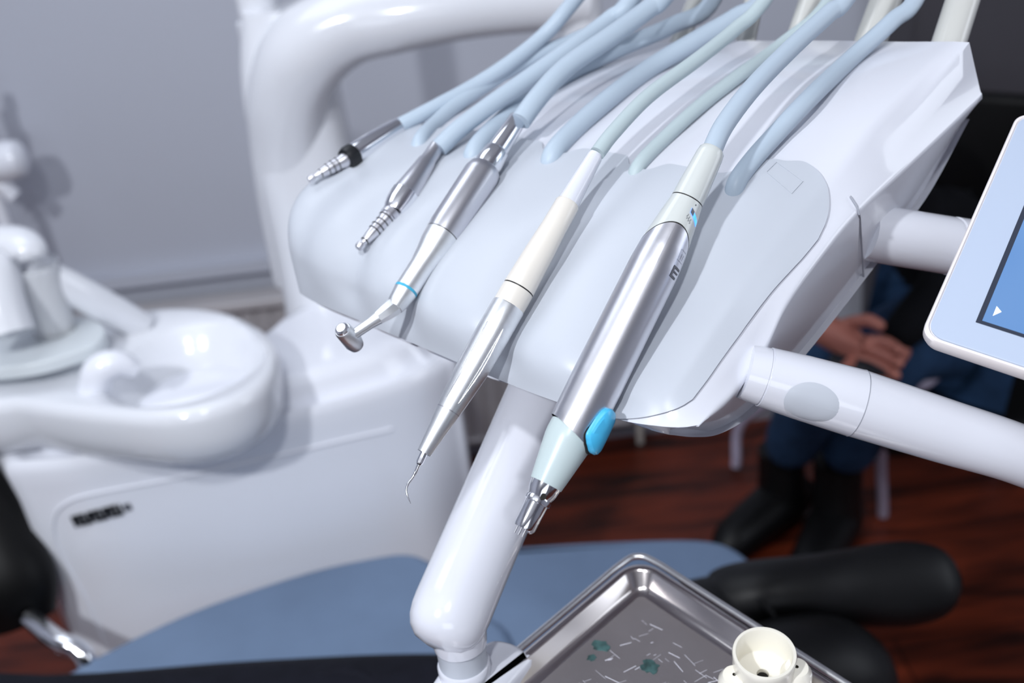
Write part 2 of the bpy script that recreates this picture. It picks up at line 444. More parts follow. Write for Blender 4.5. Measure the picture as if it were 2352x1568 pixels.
def Sbot(l, s):
    l0, f, u = S(l, s)
    R_ = [(-.30, .062), (-.254, .030), (-.198, .008), (-.143, -.012), (-.100, -.025), (-.076, -.030), (-.048, -.027), (-.026, -.018), (-.008, -.0075)]
    i = min(7, int(s)); t_ = s - i
    g = lambda k: Vector((R_[k][0], R_[k][1], 0)) if 0 <= k <= 8 else None
    p1, p2 = g(i), g(i + 1); v = cr1(g(i - 1) or p1 * 2 - p2, p1, p2, g(i + 2) or p2 * 2 - p1, t_); fr, ur = v.x, v.y
    w = sm(.16, .27, l)
    fl, ul = f + (.012 if s < 4 else -.004 * (s > 7)), max(-.012, min(u - .03, -.012 + .018 * (4 - s) / 4)) if s < 7.5 else u - .006
    f8 = S(l, 8)[1]
    if s > 5: fl = min(fl, f8 - .0015 - .006 * min(1, (8 - s)))
    if s >= 7.0: ul = max(ul, u * 0 + S(l, 8)[2] - .0045 - .004 * (8 - s))
    dr_ = .012 * (1 - sqrt(max(0, 1 - min(1, max(0, (l - .258) / .033)) ** 2))) * sm(5.2, 7.6, s); fr -= dr_
    return l if l < .28 else l - (l - .28) * 1.2 - .004, fl * (1 - w) + fr * w, min(ul * (1 - w) + ur * w, u - .003)
ls = [-.040 + .003 * k for k in range(125)]; ls = [x for x in ls if x < .2885] + [.290]
nv = 96
V, Fc = [], []
for l in ls:
    for j in range(nv + 1): V.append(SW(l, 8 * j / nv))
    for j in range(nv + 1): V.append(T(*Sbot(l, 8 - 8 * j / nv)))
for dl, du_ in ((.0008, .0009), (.0013, .0022), (.0014, .0040)):
    for j in range(nv + 1):
        l_, f_, u_ = S(.290, 8 * j / nv); e_ = sm(6.5, 8, 8 * j / nv)
        V.append(T(l_ + dl * (1 - .6 * e_), f_, u_ - du_ * (1 - .85 * e_)))
    for j in range(nv + 1): V.append(T(*Sbot(.290, 8 - 8 * j / nv)))
ls = ls + [.2908, .2913, .2914]
R2 = 2 * (nv + 1)
for i in range(len(ls) - 1):
    for j in range(R2): Fc.append((i * R2 + j, i * R2 + (j + 1) % R2, (i + 1) * R2 + (j + 1) % R2, (i + 1) * R2 + j))
for i0 in (0, (len(ls) - 1) * R2):
    for j in range(nv):
        Fc.append((i0 + j, i0 + j + 1, i0 + R2 - 2 - j, i0 + R2 - 1 - j))
unit = thing('delivery_unit', T(.13, -.14, 0), 'large white dental delivery unit holding the row of handpieces', 'dental unit')
hs = mesh('housing', (V, Fc), M['unitwhite'], unit, ang=58)
bpy.context.view_layer.update()

# silicone mat over the front slope
HN = [(.008, .010), (.066, .010), (.122, .013), (.186, .011), (.243, .013)]      # hose notches
def s_top(l):
    s = 2.84
    if l > .225:
        tab = sm(.225, .250, l); s -= .86 * tab
        q = (l - .264) / .0225
        if q > 0: s += .75 * (1 - sqrt(max(0, 1 - min(1, q) ** 2)))
    if l < -.018:
        q = (-.018 - l) / .016; s += 1.6 * (1 - sqrt(max(0, 1 - min(1, q) ** 2)))
    for lc, w in HN: s += .22 * math.exp(-((l - lc) / w) ** 4)
    return s
def s_bot(l):
    q = (l - .250) / .0334
    if q > 0: return 8 - 1.5 * (1 - sqrt(max(0, 1 - min(1, q) ** 2)))
    return 8.0
NSG = 1 if TL.cross(TF - TU).z > 0 else -1
def matfn(off):
    def f(u, v):
        l = -.034 + (.2868 - .0040 * sm(0, .8, v) + .034) * u
        a, b = s_top(l), s_bot(l); s = a + (b - a) * v
        e = .0006
        p = SW(l, s); du = SW(l + e, s) - SW(l - e, s); dv = SW(l, min(8, s + .01)) - SW(l, max(0, s - .01))
        n = du.cross(dv).normalized() * NSG
        return p + n * off
    return f
g1 = grid(matfn(.0016), 210, 80); g0 = grid(matfn(.0000), 210, 80)
nu_, nv_ = 210, 80; k0 = len(g1[0])
side = []
for i in range(nu_):
    for j in (0, nv_): side.append((i * (nv_ + 1) + j, (i + 1) * (nv_ + 1) + j, k0 + (i + 1) * (nv_ + 1) + j, k0 + i * (nv_ + 1) + j))
for j in range(nv_):
    for i in (0, nu_): side.append((i * (nv_ + 1) + j, i * (nv_ + 1) + j + 1, k0 + i * (nv_ + 1) + j + 1, k0 + i * (nv_ + 1) + j))
mesh('instrument_mat', (g1[0] + g0[0], g1[1] + side), M['mat'], unit, ang=50)['label'] = 'pale grey silicone mat over the front slope'
# seam across the right rim
seam = [SW(.2852 + .0048 * k / 12, 1.95) + TU * .0009 + TL * .0008 for k in range(13)]
a, b = S(.290, 1.95), Sbot(.290, 2.2)
for k in range(0, 9):
    seam.append(T(*[(x * (1 - k / 8) + y * k / 8) for x, y in zip(a, b)]) + TL * .0021 - TU * (.003 * (k == 0)))
mesh('seam', tube(seam, .0005, 8), M['seam'], unit)
# recessed rectangular mark on the mat tab
mk = [SW(.250 + .016 * a, 2.25 + .26 * b) for a, b in ((0, 0), (1, 0), (1, 1), (0, 1), (0, 0))]
nrm = (mk[1] - mk[0]).cross(mk[3] - mk[0]).normalized(); nrm = nrm if nrm.z > 0 else -nrm
mesh('embossed_mark', tube([p + nrm * .0019 for p in mk], .00018, 6), M['mat'], unit)
# underside neck towards the support arm
mesh('pivot_neck', lathe(T(.16, -.12, -.012), T(.16, -.12, -.075), [(0, .040), (.6, .040), (1, .034)]), M['unitwhite'], unit)

# ---- whip arms rising from the back edge
WH = [((1560, 95), (1602, -10), 48), ((1712, 94), (1735, -20), 50), ((1832, 92), (1868, -20), 62), ((2000, 92), (2040, -20), 80), ((2180, 94), (2212, -10), 84)]
WT = []
for (a, b, w) in WH:
    pa = onp(a[0], a[1], T(0, -.292, 0), TF); d = (pa - CAM).dot(cf)
    pb = P(b[0], b[1], d + .012)
    dirv = (pb - pa).normalized()
    r = w * d / FP / 2 * .93
    tip = pa + dirv * .20 + TL * (-.01)
    mid = pa + dirv * .10
    mesh('whip_arm', tube(spline([pa - dirv * .035, mid, tip, tip + dirv * .03 + TF * .015, tip + dirv * .045 + TF * .04], 6), [r] * 18 + [r * .96, r * .93, r * .9, r * .86, r * .8, r * .72, r * .6], 24, sy=.9, up=TL), M['whip'], unit)
    WT.append(tip + dirv * .03 + TF * .02)

# ---- handle at the right
hA = P(1738, 860, .520); hB = P(1966, 925, .520); hC = P(2352, 1048, .52); hD = P(2700, 1165, .54)
def hr(px, d): return px * d / FP / 2
hd = mesh('grab_handle', stube([hB, hB.lerp(hC, .5), hC, hC.lerp(hD, .5) - Vector((0, 0, .006)), hD - Vector((0, 0, .03))], [hr(158, .52), hr(150, .52), hr(139, .52), hr(134, .53), hr(120, .54)], 40), M['unitwhite'], unit)
ax = (hB - hA)
hj = mesh('handle_joint', lathe(hA - ax * .12, hB, [(0, hr(128, .52)), (.16, hr(136, .52)), (.162, hr(132, .52)), (.175, hr(132, .52)), (.178, hr(140, .52)), (.5, hr(150, .52)), (1, hr(159, .52))], 48), M['unitwhite'], unit)
mesh('joint_line', lathe(hB - ax * .004, hB + ax * .004, [(0, hr(159.6, .52)), (1, hr(159.6, .52))], 48), M['seam'], unit)
# oval finger cap on the joint
pc = P(1872, 932, .50); axn = ax.normalized()
nn = (CAM - pc).normalized(); nn = (nn - axn * nn.dot(axn)).normalized(); nn = (nn * cos(radians(24)) - axn.cross(nn) * sin(radians(24)) * (1 if axn.cross(nn).z > 0 else -1)).normalized()
sd = axn.cross(nn).normalized()
Rj = hr(154.5, .52); cen = hA + ax * ((pc - hA).dot(axn) / ax.length)
def capfn(u, v):
    a = 2 * pi * u; rr = v
    x = cos(a) * rr * .0130; y = sin(a) * rr * .0105
    ang = y / Rj
    return cen + axn * x + (nn * cos(ang) + sd * sin(ang)) * (Rj + .0004 * (1 - rr ** 6))
mesh('finger_cap', grid(capfn, 40, 8), M['mat'], unit)['label'] = 'grey oval cap on the handle joint'

# ================================================================ HOSES (each runs from its handpiece up to a whip arm and back down into the mat)
def hose(name, up_pts, down_pts, r, mt, tip, label, grp):
    """pts: (x, y, depth)"""
    a = [P(*q) for q in up_pts]; b = [P(*q) for q in down_pts]
    
    for k in range(4):          # the last stretch rests on the housing
        x, y, d_ = down_pts[-1 - k]; R_ = ray(x, y)
        hit, hl, hn, hi = hs.ray_cast(CAM - LOC[hs], R_.normalized())
        if hit:
            dh = (hl + LOC[hs] - CAM).dot(cf); b[-1 - k] = P(x, y, dh - (r * .6, r * 1.4, r * 2.0, r * 3.0)[k])
    b += [b[-1] + (b[-1] - b[-2]).normalized() * .004 - TU * .012]
    top = (a[-1] + b[0]) / 2
    path = a + [a[-1].lerp(tip, .5) + Vector((0, 0, .006)), tip + Vector((0, 0, .012)), b[0].lerp(tip, .5) - Vector((0, 0, .004))] + b
    o = mesh(name, stube(path, r, 20, 7), mt, loc=a[0])
    tag(o, label, 'hose', grp); return o
G = 'grey silicone hoses of the dental handpieces'
hose('handpiece_hose', [(912, 292, .716), (1000, 246, .722), (1085, 200, .73), (1170, 145, .735), (1250, 80, .74), (1320, 0, .74)],
     [(1420, 30, .755), (1320, 92, .75), (1244, 122, .745), (1155, 170, .74), (1060, 232, .725), (1005, 280, .703), (965, 325, .685)], .0052, M['hose'], WT[0], 'grey hose of the farthest handpiece, leftmost of the hose pairs', G)
hose('handpiece_hose', [(1008, 340, .662), (1050, 300, .665), (1120, 246, .672), (1200, 190, .68), (1310, 112, .69), (1400, 45, .70), (1460, -15, .70)],
     [(1640, -5, .74), (1545, 58, .735), (1430, 108, .73), (1330, 158, .715), (1230, 218, .695), (1150, 280, .675), (1090, 345, .655)], .0058, M['hose'], WT[1], 'grey hose of the bare motor coupling, second from the left', G)
hose('handpiece_hose', [(1196, 278, .632), (1235, 225, .638), (1300, 155, .65), (1400, 85, .665), (1490, 20, .68), (1540, -25, .685)],
     [(1760, -15, .70), (1690, 40, .695), (1600, 92, .69), (1500, 152, .675), (1400, 226, .655), (1325, 292, .632), (1270, 355, .612)], .0061, M['hose'], WT[2], 'grey hose of the angled-head handpiece, middle of the five', G)
hose('handpiece_hose', [(1372, 352, .566), (1410, 303, .573), (1490, 220, .588), (1600, 138, .61), (1690, 66, .63), (1765, -10, .64)],
     [(1905, 0, .665), (1800, 98, .655), (1700, 172, .642), (1610, 242, .622), (1530, 315, .60), (1465, 385, .583)], .0041, M['hose2'], WT[3], 'thinner greenish grey hose of the scaler', G)
hose('handpiece_hose', [(1634, 348, .527), (1665, 285, .535), (1730, 200, .55), (1820, 108, .573), (1905, 30, .592), (1955, -20, .60)],
     [(2110, -15, .635), (2050, 48, .627), (1960, 130, .613), (1860, 225, .595), (1780, 310, .577), (1725, 372, .563), (1690, 425, .553)], .0050, M['hose'], WT[4], 'grey hose of the large silver handpiece, rightmost pair', G)

# ================================================================ HANDPIECES
def mm(px, d): return px * d / FP / 2
def ctr(*p): return P(*p)
# --- 1: coupling with black ring, farthest
GH = 'dental handpieces lying on the unit'
a, b = P(916, 290, .717), P(806, 360, .690)
t = thing('handpiece_coupling', a, 'chrome hose coupling with black rubber ring, farthest left on the unit', 'handpiece', GH)
mesh('sleeve', lathe(a, b, [(0, mm(40, .71)), (.06, mm(44, .71)), (.5, mm(52, .70)), (.9, mm(52, .70)), (.98, mm(44, .69))]), M['chrome'], t)
c0 = b; c1 = P(709, 413, .680)
mesh('rubber_ring', lathe(a.lerp(b, .93), a.lerp(b, 1.10), [(0, mm(50, .69)), (.12, mm(57, .69)), (.7, mm(57, .69)), (1, mm(50, .69))]), M['rubber'], t)
def nipple(name, a, b, r0, r1, par, rings):
    pr = []; n = 8
    steps = [(0, r0), (.12, r0), (.13, r0 * .82), (.22, r0 * .82), (.30, r0 * .7), (.42, r0 * .7), (.56, r0 * .62), (.62, r0 * .58), (.80, r1), (.84, r1 * .7), (.88, r1 * .7), (.885, r1 * 1.05), (.97, r1 * 1.05), (1, r1 * .8)]
    o = mesh(name, lathe(a, b, steps, 28, up=None), M['steel'], par)
    def rad_at(f):
        for (f0, q0), (f1, q1) in zip(steps, steps[1:]):
            if f0 <= f <= f1: return q0 + (q1 - q0) * (f - f0) / max(1e-6, f1 - f0)
    for f in rings:
        r = rad_at(f)
        mesh('o_ring', lathe(a.lerp(b, f - .012), a.lerp(b, f + .012), [(0, r * .95), (.2, r * 1.1), (.8, r * 1.1), (1, r * .95)], 24), M['oring'], o)
    return o
nipple('nozzle', b.lerp(c1, -.05), c1, mm(42, .69), mm(16, .68), t, (.35, .46, .57, .73))
# --- 2: motor coupling
a, b = P(1004, 336, .662), P(905, 488, .640)
t = thing('handpiece_coupling', a, 'bare steel coupling with ringed nozzle, second from the left', 'handpiece', GH)
mesh('sleeve', lathe(a, b, [(0, mm(34, .66)), (.22, mm(37, .66)), (.24, mm(42, .66)), (.62, mm(60, .65)), (.72, mm(66, .645)), (.73, mm(58, .645))]), M['steel'], t)
mesh('collar', lathe(a.lerp(b, .70), a.lerp(b, 1.0), [(0, mm(60, .645)), (.1, mm(69, .645)), (.6, mm(69, .64)), (.9, mm(60, .64)), (1, mm(56, .64))]), M['chrome'], t)
c1 = P(822, 570, .628)
nipple('nozzle', P(902, 487, .640), c1, mm(46, .64), mm(20, .63), t, (.18, .30, .42, .52, .80))
# --- 3: motor with contra-angle
a, b = P(1190, 272, .636), P(934, 664, .594)
t = thing('contra_angle_handpiece', a, 'silver handpiece with bent neck, small round head and thin blue ring', 'handpiece', GH)
LEN = (b - a).length
def fr_(x, y):   # fraction along the pixel line
    return ((x - 1190) * (-256) + (y - 272) * 392) / (256 ** 2 + 392 ** 2)
f1, f2, f3 = fr_(1135, 345), fr_(1112, 388), fr_(1015, 545)
mesh('hose_nut', lathe(a, a.lerp(b, f1), [(0, mm(40, .636)), (.03, mm(43, .636)), (1, mm(50, .63))]), M['chrome'], t)
mesh('swivel_ring', lathe(a.lerp(b, f1), a.lerp(b, f2 + .01), [(0, mm(50, .63)), (.12, mm(60, .63)), (.75, mm(64, .63)), (1, mm(60, .63))]), M['chrome'], t)
mesh('motor_sleeve', lathe(a.lerp(b, f2), a.lerp(b, f3), [(0, mm(62, .63)), (.03, mm(74, .63)), (.12, mm(84, .625)), (.9, mm(84, .61)), (1, mm(80, .61))]), M['steel'], t)
mesh('sleeve_line', lathe(a.lerp(b, f3), a.lerp(b, f3 + .004), [(0, mm(80, .61)), (1, mm(80, .61))]), M['oring'], t)
mesh('handle', lathe(a.lerp(b, f3 + .004), b, [(0, mm(80, .61)), (.2, mm(76, .605)), (.38, mm(66, .60)), (.6, mm(57, .60)), (1, mm(56, .594))]), M['alu'], t)
mesh('blue_ring', lathe(b, a.lerp(b, 1.012), [(0, mm(57, .594)), (1, mm(56.5, .594))]), M['bluering'], t)['label'] = 'thin blue ring'
e1 = P(906, 706, .589)
mesh('lower_sleeve', lathe(a.lerp(b, 1.012), e1, [(0, mm(56, .593)), (.7, mm(48, .59)), (1, mm(40, .589))]), M['alu'], t)
e2 = P(868, 730, .587)
mesh('hex_nut', lathe(P(910, 700, .590), e2, [(0, mm(40, .59)), (.15, mm(45, .589)), (.6, mm(40, .588)), (1, mm(33, .587))], 8), M['alu'], t, ang=25)
e3 = P(812, 768, .583)
mesh('neck', lathe(e2, e3, [(0, mm(31, .587)), (.3, mm(26, .586)), (1, mm(24, .583))]), M['alu'], t)
ha, hb = P(787, 757, .578), P(820, 795, .592)
hdx = (hb - ha).normalized()
mesh('head', lathe(ha, hb, [(0, mm(36, .58)), (.06, mm(42, .58)), (.75, mm(44, .585)), (.96, mm(36, .59)), (1, mm(26, .59))]), M['alu'], t)
mesh('push_cap', lathe(ha - hdx * .0022, ha, [(0, mm(22, .578)), (.4, mm(32, .578)), (1, mm(34, .578))]), M['chrome'], t)
# --- 4: scaler
a, b = P(1369, 354, .568), P(974, 1040, .532)
t = thing('ultrasonic_scaler', a, 'slim scaler with ivory grip, silver body and curved pointed tip', 'handpiece', GH)
def f4(x, y): return ((x - 1369) * (-395) + (y - 354) * 686) / (395 ** 2 + 686 ** 2)
def D4(f): return .568 + (.532 - .568) * f
def part4(name, segs, mt, n=40, ang=35):
    f0, f1_ = segs[0][0], segs[-1][0]
    return mesh(name, lathe(a, b, [(f, mm(w, D4(f))) for f, w in segs], n), mt, t, ang)
part4('cable_boot', [(0, 33), (.01, 37), (.17, 52), (.175, 54)], M['ivory']).data.materials[0] = M['unitwhite']
part4('grip', [(.170, 52), (.178, 58), (.26, 60), (.34, 68), (.42, 73), (.463, 76), (.466, 75)], M['ivory'])
part4('grip_line', [(.466, 74.5), (.470, 74.5)], M['oring'])
part4('grip_ring', [(.470, 75.5), (.476, 76.5), (.525, 77)], M['ivory'])
part4('silver_body', [(.525, 77), (.528, 79), (.62, 80), (.74, 76), (.84, 62), (.93, 45), (1, 34)], M['alu'])
part4('body_line', [(.865, 57.6), (.868, 57.2)], M['steel'])
# two long grip recess ridges
ax4 = (b - a).normalized()
for sgn, off in ((-1, 17), (1, 42)):
    nn4 = (CAM - a.lerp(b, .7)).normalized(); nn4 = (nn4 - ax4 * nn4.dot(ax4)).normalized(); sd4 = ax4.cross(nn4)
    for dz in ((-.11, .0), (-.11, .16)):
        pts = []
        for k in range(15):
            f = .60 + .24 * k / 14; r = 0
            for (fa, wa), (fb, wb) in zip([(.525, 77), (.62, 80), (.74, 76), (.84, 62)], [(.62, 80), (.74, 76), (.84, 62), (.93, 45)]):
                if fa <= f <= fb: r = mm(wa + (wb - wa) * (f - fa) / (fb - fa), D4(f))
            an = radians(-38 if sgn < 0 else 22) + dz[1] * (sin(pi * k / 14) if dz[1] else 0)
            pts.append(a.lerp(b, f) + (nn4 * cos(an) - sd4 * sin(an)) * (r + .00005))
        mesh('grip_ridge', tube(pts, .00022, 6), M['chrome'], t)
tb = P(962, 1066, .530)
mesh('tip_nut', lathe(b, tb, [(0, mm(17, .53)), (.8, mm(17, .53)), (1, mm(12, .53))], 8), M['chrome'], t, ang=25)
mesh('curved_tip', stube([tb, P(954, 1085, .530), P(945, 1100, .529), P(937, 1112, .528), P(933.5, 1124, .527), P(936, 1138, .526), P(943.5, 1156, .525)], [mm(9, .53), mm(8, .53), mm(6, .53), mm(6, .53), mm(5, .53), mm(3.5, .53), mm(1.6, .53)], 14), M['chrome'], t)['label'] = 'thin curved steel tip'
# --- 5: large silver handpiece with blue button
a, b = P(1637, 343, .527), P(1221, 1178, .497)
t = thing('camera_handpiece', a, 'large silver handpiece with pale grey neck and bright blue button', 'handpiece', GH)
dx5, dy5 = 1221 - 1637, 1178 - 343
def f5(x, y): return ((x - 1637) * dx5 + (y - 343) * dy5) / (dx5 ** 2 + dy5 ** 2)
def D5(f): return .527 + (.497 - .527) * f
ax5 = (b - a).normalized()
n5 = (CAM - a.lerp(b, .5)).normalized(); n5 = (n5 - ax5 * n5.dot(ax5)).normalized()
s5 = ax5.cross(n5)
if s5.dot(cr) < 0: s5 = -s5          # towards the right of the picture
def part5(name, segs, mt, n=64, ang=35):
    return mesh(name, lathe(a, b, [(f, mm(w, D5(f))) for f, w in segs], n, up=n5), mt, t, ang)
part5('cable_boot', [(0, 52), (.006, 60), (.02, 64), (.115, 74), (.148, 76)], M['grip'])
part5('boot_line', [(.148, 75.4), (.151, 75.6)], M['oring'])
def w5(f):
    tb_ = [(.151, 76), (.20, 90), (.25, 103), (.29, 112), (.34, 118), (.5, 121), (.65, 124), (.76, 122), (.80, 116), (.81, 114)]
    for (fa, wa), (fb, wb) in zip(tb_, tb_[1:]):
        if fa <= f <= fb: return wa + (wb - wa) * (f - fa) / (fb - fa)
    return tb_[-1][1]
# border between grey neck and steel body follows an arch round the body
def border(an): return .285 - .060 * max(0, cos(an - .15)) ** 1.0
def sect(fa_, fb_, off=0, nf=40):
    def g(u, v):
        an = 2 * pi * u; f0, f1_ = fa_(an), fb_(an); f = f0 + (f1_ - f0) * v
        r = mm(w5(f), D5(f)) + off
        return a.lerp(b, f) + (n5 * cos(an) + s5 * sin(an)) * r
    return grid(g, 96, nf)
mesh('neck_shell', sect(lambda q: .151, border), M['grip'], t)
mesh('body_line', sect(border, lambda q: border(q) + .0035, -.0001, 2), M['oring'], t)
body5 = mesh('steel_body', sect(lambda q: border(q) + .0035, lambda q: .790 + .02 * sin(q), 0, 60), M['steel'], t)
mesh('nose_cone', lathe(a, b, [(.775, mm(111, .504)), (.80, mm(113, .503)), (.815, mm(111, .503)), (.90, mm(86, .50)), (.925, mm(78, .50))], 64, up=n5), M['bluegrey'], t)
part5('bayonet_collar', [(.925, 74), (.945, 68), (.958, 58), (.962, 62), (.972, 62), (.974, 54)], M['chrome'])
con = part5('connector_sleeve', [(.972, 55), (1.0, 53), (1.035, 52), (1.04, 48)], M['chrome'])
def on5(f, an, off=0.0):
    return a.lerp(b, f) + (n5 * cos(an) + s5 * sin(an)) * (mm(w5(f), D5(f)) + off)
for q in (-.010, 0, .010):
    s = b.lerp(a, -.038) + s5 * (q * .2 - .0010)
    mesh('pin', tube([s, s + ax5 * .0040], .0004, 10), M['chrome'], con)
s = b.lerp(a, -.036) + s5 * .0032 + n5 * .001
mesh('stud', lathe(s, s + ax5 * .0018, [(0, .0012), (.7, .0012), (1, .0006)], 16), M['chrome'], con)
pp = a.lerp(b, .955) + n5 * mm(60, .5) * .95 + s5 * .0015
mesh('lock_hole', lathe(pp, pp + n5 * .0012, [(0, .0014), (1, .0014)], 16), M['blackhole'], t)
# blue button: faceted teardrop on the right flank
def btn(prof, h0, h1, fc, anc):
    """outline in (along, around) metres, raised from h0 to h1 with sloping sides"""
    V_ = []
    def pt(al, ar, h):
        f = fc + al / (b - a).length; r0 = mm(118, D5(f))
        an = anc + ar / r0
        return a.lerp(b, f) + (n5 * cos(an) + s5 * sin(an)) * (r0 + h)
    n_ = len(prof)
    lv = [(1.0, h0), (1.0, h1 * .55), (.93, h1 * .85), (.80, h1), (.4, h1 * 1.12)]
    for sc_, h in lv: V_ += [pt(x * sc_, y * sc_, h) for x, y in prof]
    V_.append(pt(0, 0, h1 * 1.15)); F_ = []
    for i in range(len(lv) - 1):
        for k in range(n_): F_.append((i * n_ + k, i * n_ + (k + 1) % n_, (i + 1) * n_ + (k + 1) % n_, (i + 1) * n_ + k))
    L_ = (len(lv) - 1) * n_
    for k in range(n_): F_.append((L_ + k, L_ + (k + 1) % n_, len(V_) - 1))
    return V_, F_
bo = [(.0085, -.0035), (.0110, .0005), (.0108, .0045), (.0085, .0062), (.0040, .0065), (-.004, .0060), (-.0080, .0050), (-.0104, .0024), (-.0108, -.001), (-.0090, -.0036), (-.004, -.0052), (.002, -.0060), (.0055, -.0058)]
bo = [(v.x, v.y) for v in spline([(x, y, 0) for x, y in bo + bo[:1]], 4)][:-1]
fcb = f5(1352, 990); 
ob = mesh('button', btn(bo, -.001, .0042, fcb, radians(58)), M['button'], t, ang=28)
ob['label'] = 'bright blue push button'
mesh('button_gap', btn([(x * 1.09, y * 1.12) for x, y in bo], -.002, .0005, fcb, radians(58)), M['oring'], t)
# status light, icon strokes and grey prints on the neck
def strip5(f0, f1_, a0, a1, off=.0002, n=16):
    return grid(lambda u, v: on5(f0 + (f1_ - f0) * v, a0 + (a1 - a0) * u, off), n, 2)
V_, F_ = grid(lambda u, v: on5(f5(1577, 500) + .020 * u + .013 * v - .006 , radians(24 + 44 * u), .0002), 20, 3)
mesh('status_light', (V_, F_), M['led'], t)['label'] = 'small glowing blue status light'
V_, F_ = grid(lambda u, v: on5(f5(1577, 500) + .020 * u * .3 + .013 * v - .0062, radians(24 + 13 * u), .0004), 8, 3)
mesh('status_window_end', (V_, F_), M['ink'], t)
mesh('indicator_dot', grid(lambda u, v: on5(f5(1582, 484) + .0022 * v * cos(2 * pi * u), radians(33) + .04 * v * sin(2 * pi * u), .0002), 16, 2), M['ink'], t)
for k in range(3):
    pts = [on5(f5(1573, 512) + .013 * j / 6 + k * .0035, radians(20 + k * 7) + .03 * sin(j * 1.6), .0002) for j in range(7)]
    mesh('engraved_stroke', tube(pts, .00010, 6), M['ink'], t)
def mark5(fc, anc, dark, wide=.5):
    def q(x, y): return on5(fc + x * .030, anc + y * .5, .0002)
    pcs = []
    for x0, y0, x1, y1 in dark:
        pcs.append(grid(lambda u, v: q(x0 + (x1 - x0) * u, y0 + (y1 - y0) * v), 3, 4))
    return cat_(*pcs)
mesh('printed_mark', mark5(f5(1533, 643), radians(56), [(-.5, -.5, .5, -.3), (-.5, -.3, -.3, .5), (-.1, -.3, .05, .4), (.3, -.3, .5, .3)]), M['ink'], t)
mesh('printed_mark', mark5(f5(1552, 605), radians(58), [(-.5, -.5, -.45, .5), (.45, -.5, .5, .5), (-.5, -.5, .5, -.45), (-.2, -.2, .3, -.1), (-.2, .1, .3, .2)]), M['steel'], t)

# ================================================================ SUPPORT ARM + TRAY
ua = P(1262, 880, .655); ub = P(1085, 1290, .612); uc = P(1040, 1395, .600)
t = thing('tray_support_arm', P(1050, 1540, .606), 'white rounded support arm descending below the delivery unit to the tray', 'arm')
w_ = .0222
pth = spline([P(1330, 730, .69), ua, ua.lerp(ub, .5), ub, uc], 8)
rr_ = [w_] * len(pth)
d_ = (pth[-1] - pth[-2]).normalized()
end = [(0.006, .985), (.012, .93), (.017, .82), (.021, .62), (.0232, .3)]
for e_, k_ in end: pth.append(uc + d_ * e_ * 1.0); rr_.append(w_ * k_)
mesh('arm_tube', tube(pth, rr_, 40, up=cf * -1), M['unitwhite'], t)
eb = P(1043, 1440, .602)
up_ = Vector((0, 0, 1))
base = P(1057, 1476, .606)
mesh('elbow_cap', lathe(base + up_ * .030, base, [(0, .0150), (.5, .0158), (.8, .0158), (1, .0150)], 40), M['unitwhite'], t)
mesh('collar', lathe(base, base - up_ * .016, [(0, .0142), (.1, .0138), (1, .0138)], 40), M['mat'], t)
mesh('lower_ring', lathe(base - up_ * .014, base - up_ * .024, [(0, .0144), (.1, .0150), (.9, .0150), (1, .0144)], 40), M['unitwhite'], t)
TZ = .952
bz = base.z - .021
print('base z', base.z, 'bz', bz)
def zpt(x, y, z): v = onz(x, y, z); return (v.x, v.y)
br_ol = [zpt(*q, bz) for q in ((1095, 1478), (1135, 1462), (1180, 1470), (1214, 1492), (1224, 1502), (1180, 1552), (1110, 1640), (960, 1700), (960, 1620), (1000, 1545), (1040, 1500))]
br_ol = [(v.x, v.y) for v in spline([(x, y, 0) for x, y in br_ol + br_ol[:1]], 4)][:-1]
mesh('bracket', slab(br_ol, bz - .018, bz, .006), M['unitwhite'], t)
mesh('tray_clip', stube([onz(1150, 1590, TZ - .006), onz(1185, 1560, TZ - .006), onz(1222, 1538, TZ - .006)], .0035, 16, sy=1.6), M['mat'], t)

# tray: worn metal tray with raised double rim; corner points away from the camera
c_ = onz(1466, 1290, TZ); eL = (onz(1112, 1590, TZ) - c_); eR = (onz(1930, 1592, TZ) - c_)
eL.z = eR.z = 0
uL, uR = eL.normalized(), eR.normalized()
TW, TD = .27, .175
def trp(x, y, z): return c_ + uL * x + uR * y + Vector((0, 0, z))
t = thing('instrument_tray', trp(.1, .08, -.004), 'scratched metal instrument tray with raised shiny rim, hanging below the unit', 'tray')
LT, RT = .26, .24
def tro(ins):
    pts = []
    for x, y in rrect(LT - 2 * ins, RT - 2 * ins, max(.004, .020 - ins), 8): pts.append((LT / 2 + x, RT / 2 + y))
    return pts
lv = [(.0, .0000), (.0, .0050), (.0015, .0065), (.0045, .0065), (.006, .0050), (.0095, -.0035), (.012, -.0060), (.016, -.0068)]
V, Fc = [], []; n_ = len(tro(0))
for ins, z in lv: V += [trp(x, y, z) for x, y in tro(ins)]
for i in range(len(lv) - 1):
    for k in range(n_): Fc.append((i * n_ + k, i * n_ + (k + 1) % n_, (i + 1) * n_ + (k + 1) % n_, (i + 1) * n_ + k))
